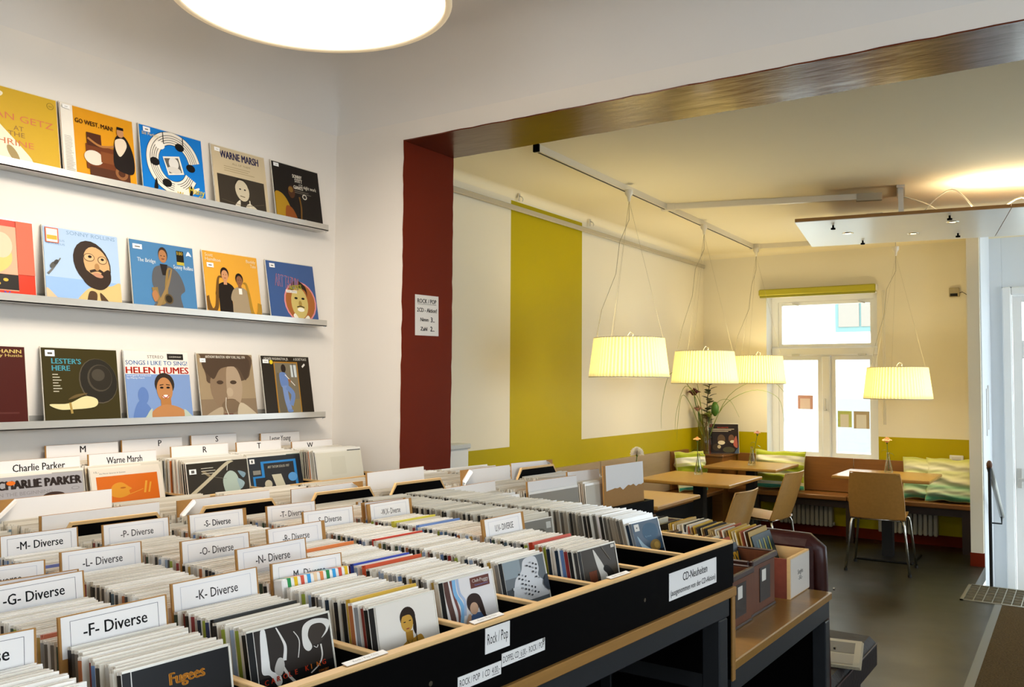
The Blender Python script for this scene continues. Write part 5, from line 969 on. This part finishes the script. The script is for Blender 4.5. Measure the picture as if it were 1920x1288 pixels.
JC = [(1.70, -3.16, 'Charlie Parker', 'white header card lettered Charlie Parker in the jazz bin', 1.262, .31, 0), (2.05, -3.19, 'Warne Marsh', 'white header card lettered Warne Marsh in the jazz bin', 1.262, .30, .02), (1.98, -3.36, 'M', 'tall white header card lettered M at the bin back', 1.292, .31, .0), (2.42, -3.20, 'R', 'white header card lettered R above the branch record', 1.270, .30, .08), (2.30, -3.375, 'P', 'tall white header card lettered P at the bin back', 1.296, .30, .12), (2.76, -3.22, 'T', 'white header card lettered T above the blue framed record', 1.268, .27, .0), (2.62, -3.37, 'S', 'tall white header card lettered S at the bin back', 1.300, .26, .06), (3.08, -3.20, 'W', 'white header card lettered W at the bin right end', 1.255, .28, -.06), (3.02, -3.385, 'Lester Young', 'tall header card lettered Lester Young, half hidden by W', 1.290, .26, .0)]
for (y, x, s, lb, zt, w, sh) in JC:
    t = thing('header_card', lb, 'divider card', M=jm(x, y, zt-.37, min(.12, max(.015, (x+3.415)/.36-.01)), R(1.2)), group='header cards of the jazz bin')
    obj('board', MB().box(-.003, -w/2, 0, 0, w/2, .37, M_mdf), t)
    p = obj('paper', MB().box(0, -w/2+.005, .25, .0008, w/2, .369, M_paper), t)
    one = len(s) == 1
    obj('lettering', art(MB(), [txt(s, .5+sh, (.335 if one else .328)/.37, .026/.37, '#26221f', None if one else (.62 if 'Parker' in s else .52), 'c', .012)], w, .37, .0008), p)
LPM2 = [lp_mesh(c, FILM[i % 4], .315, .315, .0046) for i, c in enumerate(['#8a3a2a', '#cfc6b2', '#4a4a46', '#d9d4c8', '#2a3a52', '#c06a34', '#a8a498', '#1e1c1a', '#d0b890', '#6a7a6c', '#e0dccf', '#55341f'])]
jl = [(M, LPM2[random.Random(k).randrange(12)], i) for k, (M, i) in enumerate(jl)]
lps = [(('j', i), M, me) for M, me, i in jl]+[(('i', i), M, me) for M, me, i in alllp]
NLP = 275
cnt = {}
lps.sort(key=lambda e: (0 if e[0][0] == 'j' else 1, (e[1].translation-camp).length+(5 if e[1].translation.y < .75 else 0)))
JW = {1: 'grey lettered record', 2: 'orange record', 3: 'branch record', 4: 'blue framed record', 5: 'blank cream record'}
IW = ['-G- card', '-L- card', '-M- card', '-P- card', '-T- card', '-W,X- card', 'film-sleeved CDs', 'brown divider']
for kd, M, me in lps[:NLP]:
    o = link('record_sleeve', me); o.matrix_world = M; cnt[kd] = cnt.get(kd, 0)+1
    if kd[0] == 'j': tag(o, 'record packed edge-on, %s behind the %s in the jazz bin' % (nth(cnt[kd]), JW[kd[1]]), 'record', 'records packed in the jazz bin')
    else: tag(o, 'film-sleeved record, %s from the front in the island column behind the %s' % (nth(cnt[kd]), IW[kd[1]]), 'record', 'records packed in the LP island')
o = merged('island_records', [(me, M) for kd, M, me in lps[NLP:]])
tag(o, 'remaining film-sleeved records packed in the LP island', 'records', kind='stuff')

# ------------------------------------------------------------------ singles stand at the rack end
B2 = Matrix.Translation((-.745, 2.105, 0)) @ Matrix.Rotation(R(-1.5), 4, 'Z')
ss = thing('singles_stand', 'wooden shelf on dark steel legs beyond the CD rack, carrying boxes of singles', 'stand', M=B2)
M_shelf = wood('shelf_board', '#8d6730', .28, (1, 10, 10), .2, .2)
obj('shelf_board', MB().bbox(-.86, .022, .835, 0, .915, .86, M_shelf, .003), ss)
e_ = obj('end_panel', MB().box(-.86, 0, .822, .0, .02, 1.033, M_black), ss); obj('edge_strip', MB().bbox(.0, 0, .818, .005, .02, 1.037, M_plyd, .001), e_)
obj('shade_panel', MB().box(-.80, .872, .12, -.054, .882, .77, M_black), ss)  # black sheet added to stand for the shade beneath the shelf
obj('front_beam', MB().bbox(-.042, .03, .775, -.008, .91, .834, M_steel, .003), ss)
obj('cross_beam', MB().bbox(-.85, .03, .77, -.043, .065, .834, M_steel, .003), ss)
for (u, v) in [(-.053, .865), (-.85, .03), (-.5, .03), (-.85, .865)]: obj('leg', MB().bbox(u, v, 0, u+.045, v+.045, .769, M_steel, .003), ss)
def crate_box(v0, v1, u0, u1, h, label, style):
    t = thing('singles_box', label, 'box', M=B2 @ Matrix.Translation((0, 0, .8605)), group='boxes of singles')
    if style == 'grain':
        m = wood('dark_woodgrain_plastic', '#5e3012', .6, (30, 30, 2), .4); m2 = mat('dark_rim', '#2e150c', .4); tk = .007
        obj('front_wall', MB().box(u1-tk, v0, 0, u1, v1, h, m), t); obj('rear_wall', MB().box(u0, v0, 0, u0+tk, v1, h, m), t)
        for a in (v0, v1-tk): obj('side_wall', MB().box(u0+tk, a, 0, u1-tk, a+tk, h-.0005, m), t)
        obj('floor_plate', MB().box(u0+tk, v0+tk, .001, u1-tk, v1-tk, .006, m2), t)
        obj('rim', MB().bbox(u1-.003, v0-.004, h-.012, u1+.009, v1+.004, h+.006, m2, .003).bbox(u0, v0-.008, h-.012, u1-.004, v0+.003, h+.006, m2, .003).bbox(u0, v1-.003, h-.012, u1-.004, v1+.008, h+.006, m2, .003), t)
        obj('foot_band', MB().bbox(u1, v0-.002, 0, u1+.003, v1+.002, .008, m2, .001), t)
        obj('recess_panel', MB().bbox(u1, v0+.075, .03, u1+.002, v1-.045, h-.028, mat('recess_dark', '#1f100a', .5), .0008), t)
        obj('price_label', MB().bbox(u1+.002, v0+.09, h-.07, u1+.0035, v0+.125, h-.035, ink('#d9d4ca'), .0007), t)
    else:
        m = mat('worn_red_board', '#7a3826', .7, noise=.25, nscale=40); tk = .010
        obj('front_wall', MB().box(u1-tk, v0, 0, u1, v1, h, M_ply), t); obj('rear_wall', MB().box(u0, v0, 0, u0+tk, v1, h, m), t)
        obj('side_wall', MB().box(u0+tk, v0, 0, u1-tk, v0+tk*.8, h*.97, m), t); obj('side_wall', MB().box(u0+tk, v1-tk*.8, 0, u1-tk, v1, h, M_ply), t)
        obj('floor_plate', MB().box(u0+tk, v0+tk, .001, u1-tk, v1-tk, .006, m), t)
        p = obj('paper_label', MB().box(u1, v0+.006, .003, u1+.0012, v1-.001, h-.005, ink('#cfc7bc')), t)
        obj('lettering', art(MB(), [txt('Singles', .5, .52, .12, K, .28, 'c', .012), txt('-50,-', .5, .36, .10, K, .22, 'c', .012)], v1-v0-.007, h-.008, u1+.0012, .0001, v0+.006, .003), p)
    return t
crate_box(.215, .420, -.50, -.098, .150, 'dark wood-grain plastic box of singles half hidden by the rack end', 'grain')
crate_box(.438, .652, -.50, -.106, .160, 'dark wood-grain plastic box of singles with a small white price label', 'grain')
crate_box(.725, .932, -.52, -.080, .130, 'wooden box with a white Singles paper on its front', 'paper')
def s_mesh(c, c2): return MB().box(-.0035, -.0915, 0, 0, .0915, .183, ink(c, .7)).box(-.0028, -.089, .183, -.0007, .089, .1838, ink(c2, .7)).mesh('single_sleeve')
SCN = ['cream', 'tan', 'ivory', 'brown', 'dark brown', 'ochre', 'rust', 'sand', 'black', 'off-white']
SM = [s_mesh(a, b_) for a, b_ in [('#d9c79a', '#c9b888'), ('#b79a62', '#a88a52'), ('#e4d9bd', '#d4c8a8'), ('#8c6a3c', '#7a5a30'), ('#5a4026', '#4a341e'), ('#c9a33c', '#b8922c'), ('#a8563a', '#984a30'), ('#cfc2a2', '#bfb292'), ('#2e2a26', '#26221e'), ('#d7cfc0', '#c8c0b0')]]
for ci, (v, u0, u1, z, where) in enumerate([(.318, -.485, -.17, .869, 'in the box nearest the rack end'), (.545, -.485, -.185, .869, 'in the middle dark box'), (.829, -.505, -.175, .872, 'in the box with the white Singles paper')]):
    q = random.Random(700+ci); u = u1; n = 0
    while u > u0+.015:
        k = q.randrange(len(SM)); n += 1
        o = link('single_record', SM[k]); o.matrix_world = B2 @ Matrix.Translation((u, v+q.uniform(-.004, .004), z+q.uniform(0, .01))) @ Matrix.Rotation(R(q.uniform(-2, 2)), 4, 'Z') @ Matrix.Rotation(-(.26 if u > u0+.1 else .1)+q.uniform(-.02, .02), 4, 'Y')
        tag(o, '%s sleeved single, %s from the front %s' % (SCN[k], nth(n+1), where), 'single', 'singles packed in box %d' % (ci+1)); u -= .0068+q.uniform(0, .0026)
for v, u, z, key, lb in [(.545, -.165, .869, 'sunc', 'front single with large yellow capitals in the middle dark box'), (.829, -.150, .872, 'mix', 'teal single with yellow strokes at the front of the Singles box'), (.318, -.150, .869, 'maroon', 'dark maroon single at the front of the box by the rack end')]:
    t = thing('single_record', lb, 'single', M=B2 @ Matrix.Translation((u, v, z)) @ Matrix.Rotation(-.34, 4, 'Y')); base, shp = ART[key]
    obj('paper_sleeve', MB().box(-.003, -.0915, 0, 0, .0915, .183, ink(base, .4)), t); obj('cover_print', art(MB(), shp if key != 'sunc' else [txt('SUN CITY', .08, .60, .24, '#d8a22c', .86, bold=.05)], .183, .183, 0, .0001), t)
t = thing('black_single_box', 'low black box of singles with pale lettering behind the teal-blue CD', 'box', M=B2 @ Matrix.Translation((0, 0, .8605)))
M_bb = mat('box_black', '#171310', .5)
obj('front_wall', MB().box(-.548, .50, 0, -.54, .90, .19, M_bb), t); obj('rear_wall', MB().box(-.85, .50, 0, -.842, .90, .12, M_bb), t)
for a in (.50, .892): obj('side_wall', MB().box(-.842, a, 0, -.548, a+.008, .12, M_bb), t)
obj('floor_plate', MB().box(-.842, .508, .001, -.548, .892, .006, M_bb), t)
obj('lettering', art(MB(), [txt('Collection Singles', .5, .62, .2, '#7a6f5a', .8, 'c', .01)], .36, .16, -.54, .0003, .52, .02), t)
q = random.Random(9)
for k in range(44):
    c = q.randrange(len(SM)); o = link('single_record', SM[c]); o.matrix_world = B2 @ Matrix.Translation((-.832+.0125*(k//2), .604+.196*(k % 2)+q.uniform(-.003, .003), .8675+q.uniform(0, .012))) @ Matrix.Rotation(R(q.uniform(-2, 2)), 4, 'Z') @ Matrix.Rotation(-.06, 4, 'Y')
    tag(o, '%s sleeved single, %s from the rear in the black box, %s row' % (SCN[c], nth(k//2+1), ('near', 'far')[k % 2]), 'single', 'singles in the black box')
# sofa
sf = thing('leather_sofa', 'oxblood leather bench sofa seen from behind beyond the singles boxes', 'sofa', (-.785, 3.055, 0), R(-1))
obj('backrest', MB().bbox(-.66, .004, .06, -.012, .125, 1.015, M_leather, .022), sf)
obj('top_roll', MB().tube([(-.66, .06, .995), (-.3, .06, .997), (-.035, .06, .992), (-.008, .06, .975), (-.004, .06, .93), (.004, .06, .55), (.014, .06, .06)], .03, M_leather, 12, [.04, .04, .04, .034, .03, .03, .03]), sf)
obj('seat_cushion', MB().bbox(-.66, .13, .36, .02, .86, .50, M_leathern, .028), sf)
obj('seam', MB().tube([(.022, .16, .478), (.022, .83, .478)], .003, mat('thread', '#4a3a36', .6), 5), sf)
obj('base', MB().box(-.66, .1, 0, -.03, .76, .36, mat('sofa_base_dark', '#14100e', .6)), sf)
for k in range(4): obj('stud', MB().cyl((.044, .06, .85-.2*k), (.05, .06, .85-.2*k), .005, M_chrome, n=10), sf)
t = thing('newspaper', 'folded newspaper lying on the dark sofa seat', 'newspaper', (-.845, 3.58, .501), R(10))
for k in range(3): obj('page', MB().bbox(-.16+.004*k, -.2+.003*k, .003*k, .10-.003*k, .16, .003*k+.0028, ink('#9a907a'), .0006), t)
obj('front_print', MB().box(-.12, -.03, .0094, .07, .12, .0097, ink('#4a4236')).box(-.12, -.17, .0094, -.03, -.05, .0097, ink('#8a8070')).box(-.01, -.17, .0094, .07, -.05, .0097, ink('#8a8070')), t)
# crate under the rack
t = thing('floor_crate', 'dim wooden crate with a Singles sign on the floor under the stand', 'crate', M=B @ Matrix.Translation((-.36, .36, 0)))
obj('body', MB().box(-.25, -.2, 0, .14, .2, .30, mat('crate_brown', '#3a2a1a', .7)), t); p = obj('sign', MB().box(.14, -.15, .22, .1415, .17, .31, ink('#8f8a80')), t)
obj('lettering', art(MB(), [txt('Singles 4€', .5, .3, .45, K, .8, 'c', .01)], .32, .09, .1415, .0002, -.15, .22), p)
# framed LP in the cafe corner
lp_cover(Matrix.Translation((-3.27, 9.06, .802)) @ Matrix.Rotation(R(-62), 4, 'Z') @ Matrix.Rotation(R(-10), 4, 'Y'), 'opera', 'dark record sleeve with costumed figures propped beside the flower vase', 'record on the corner box')
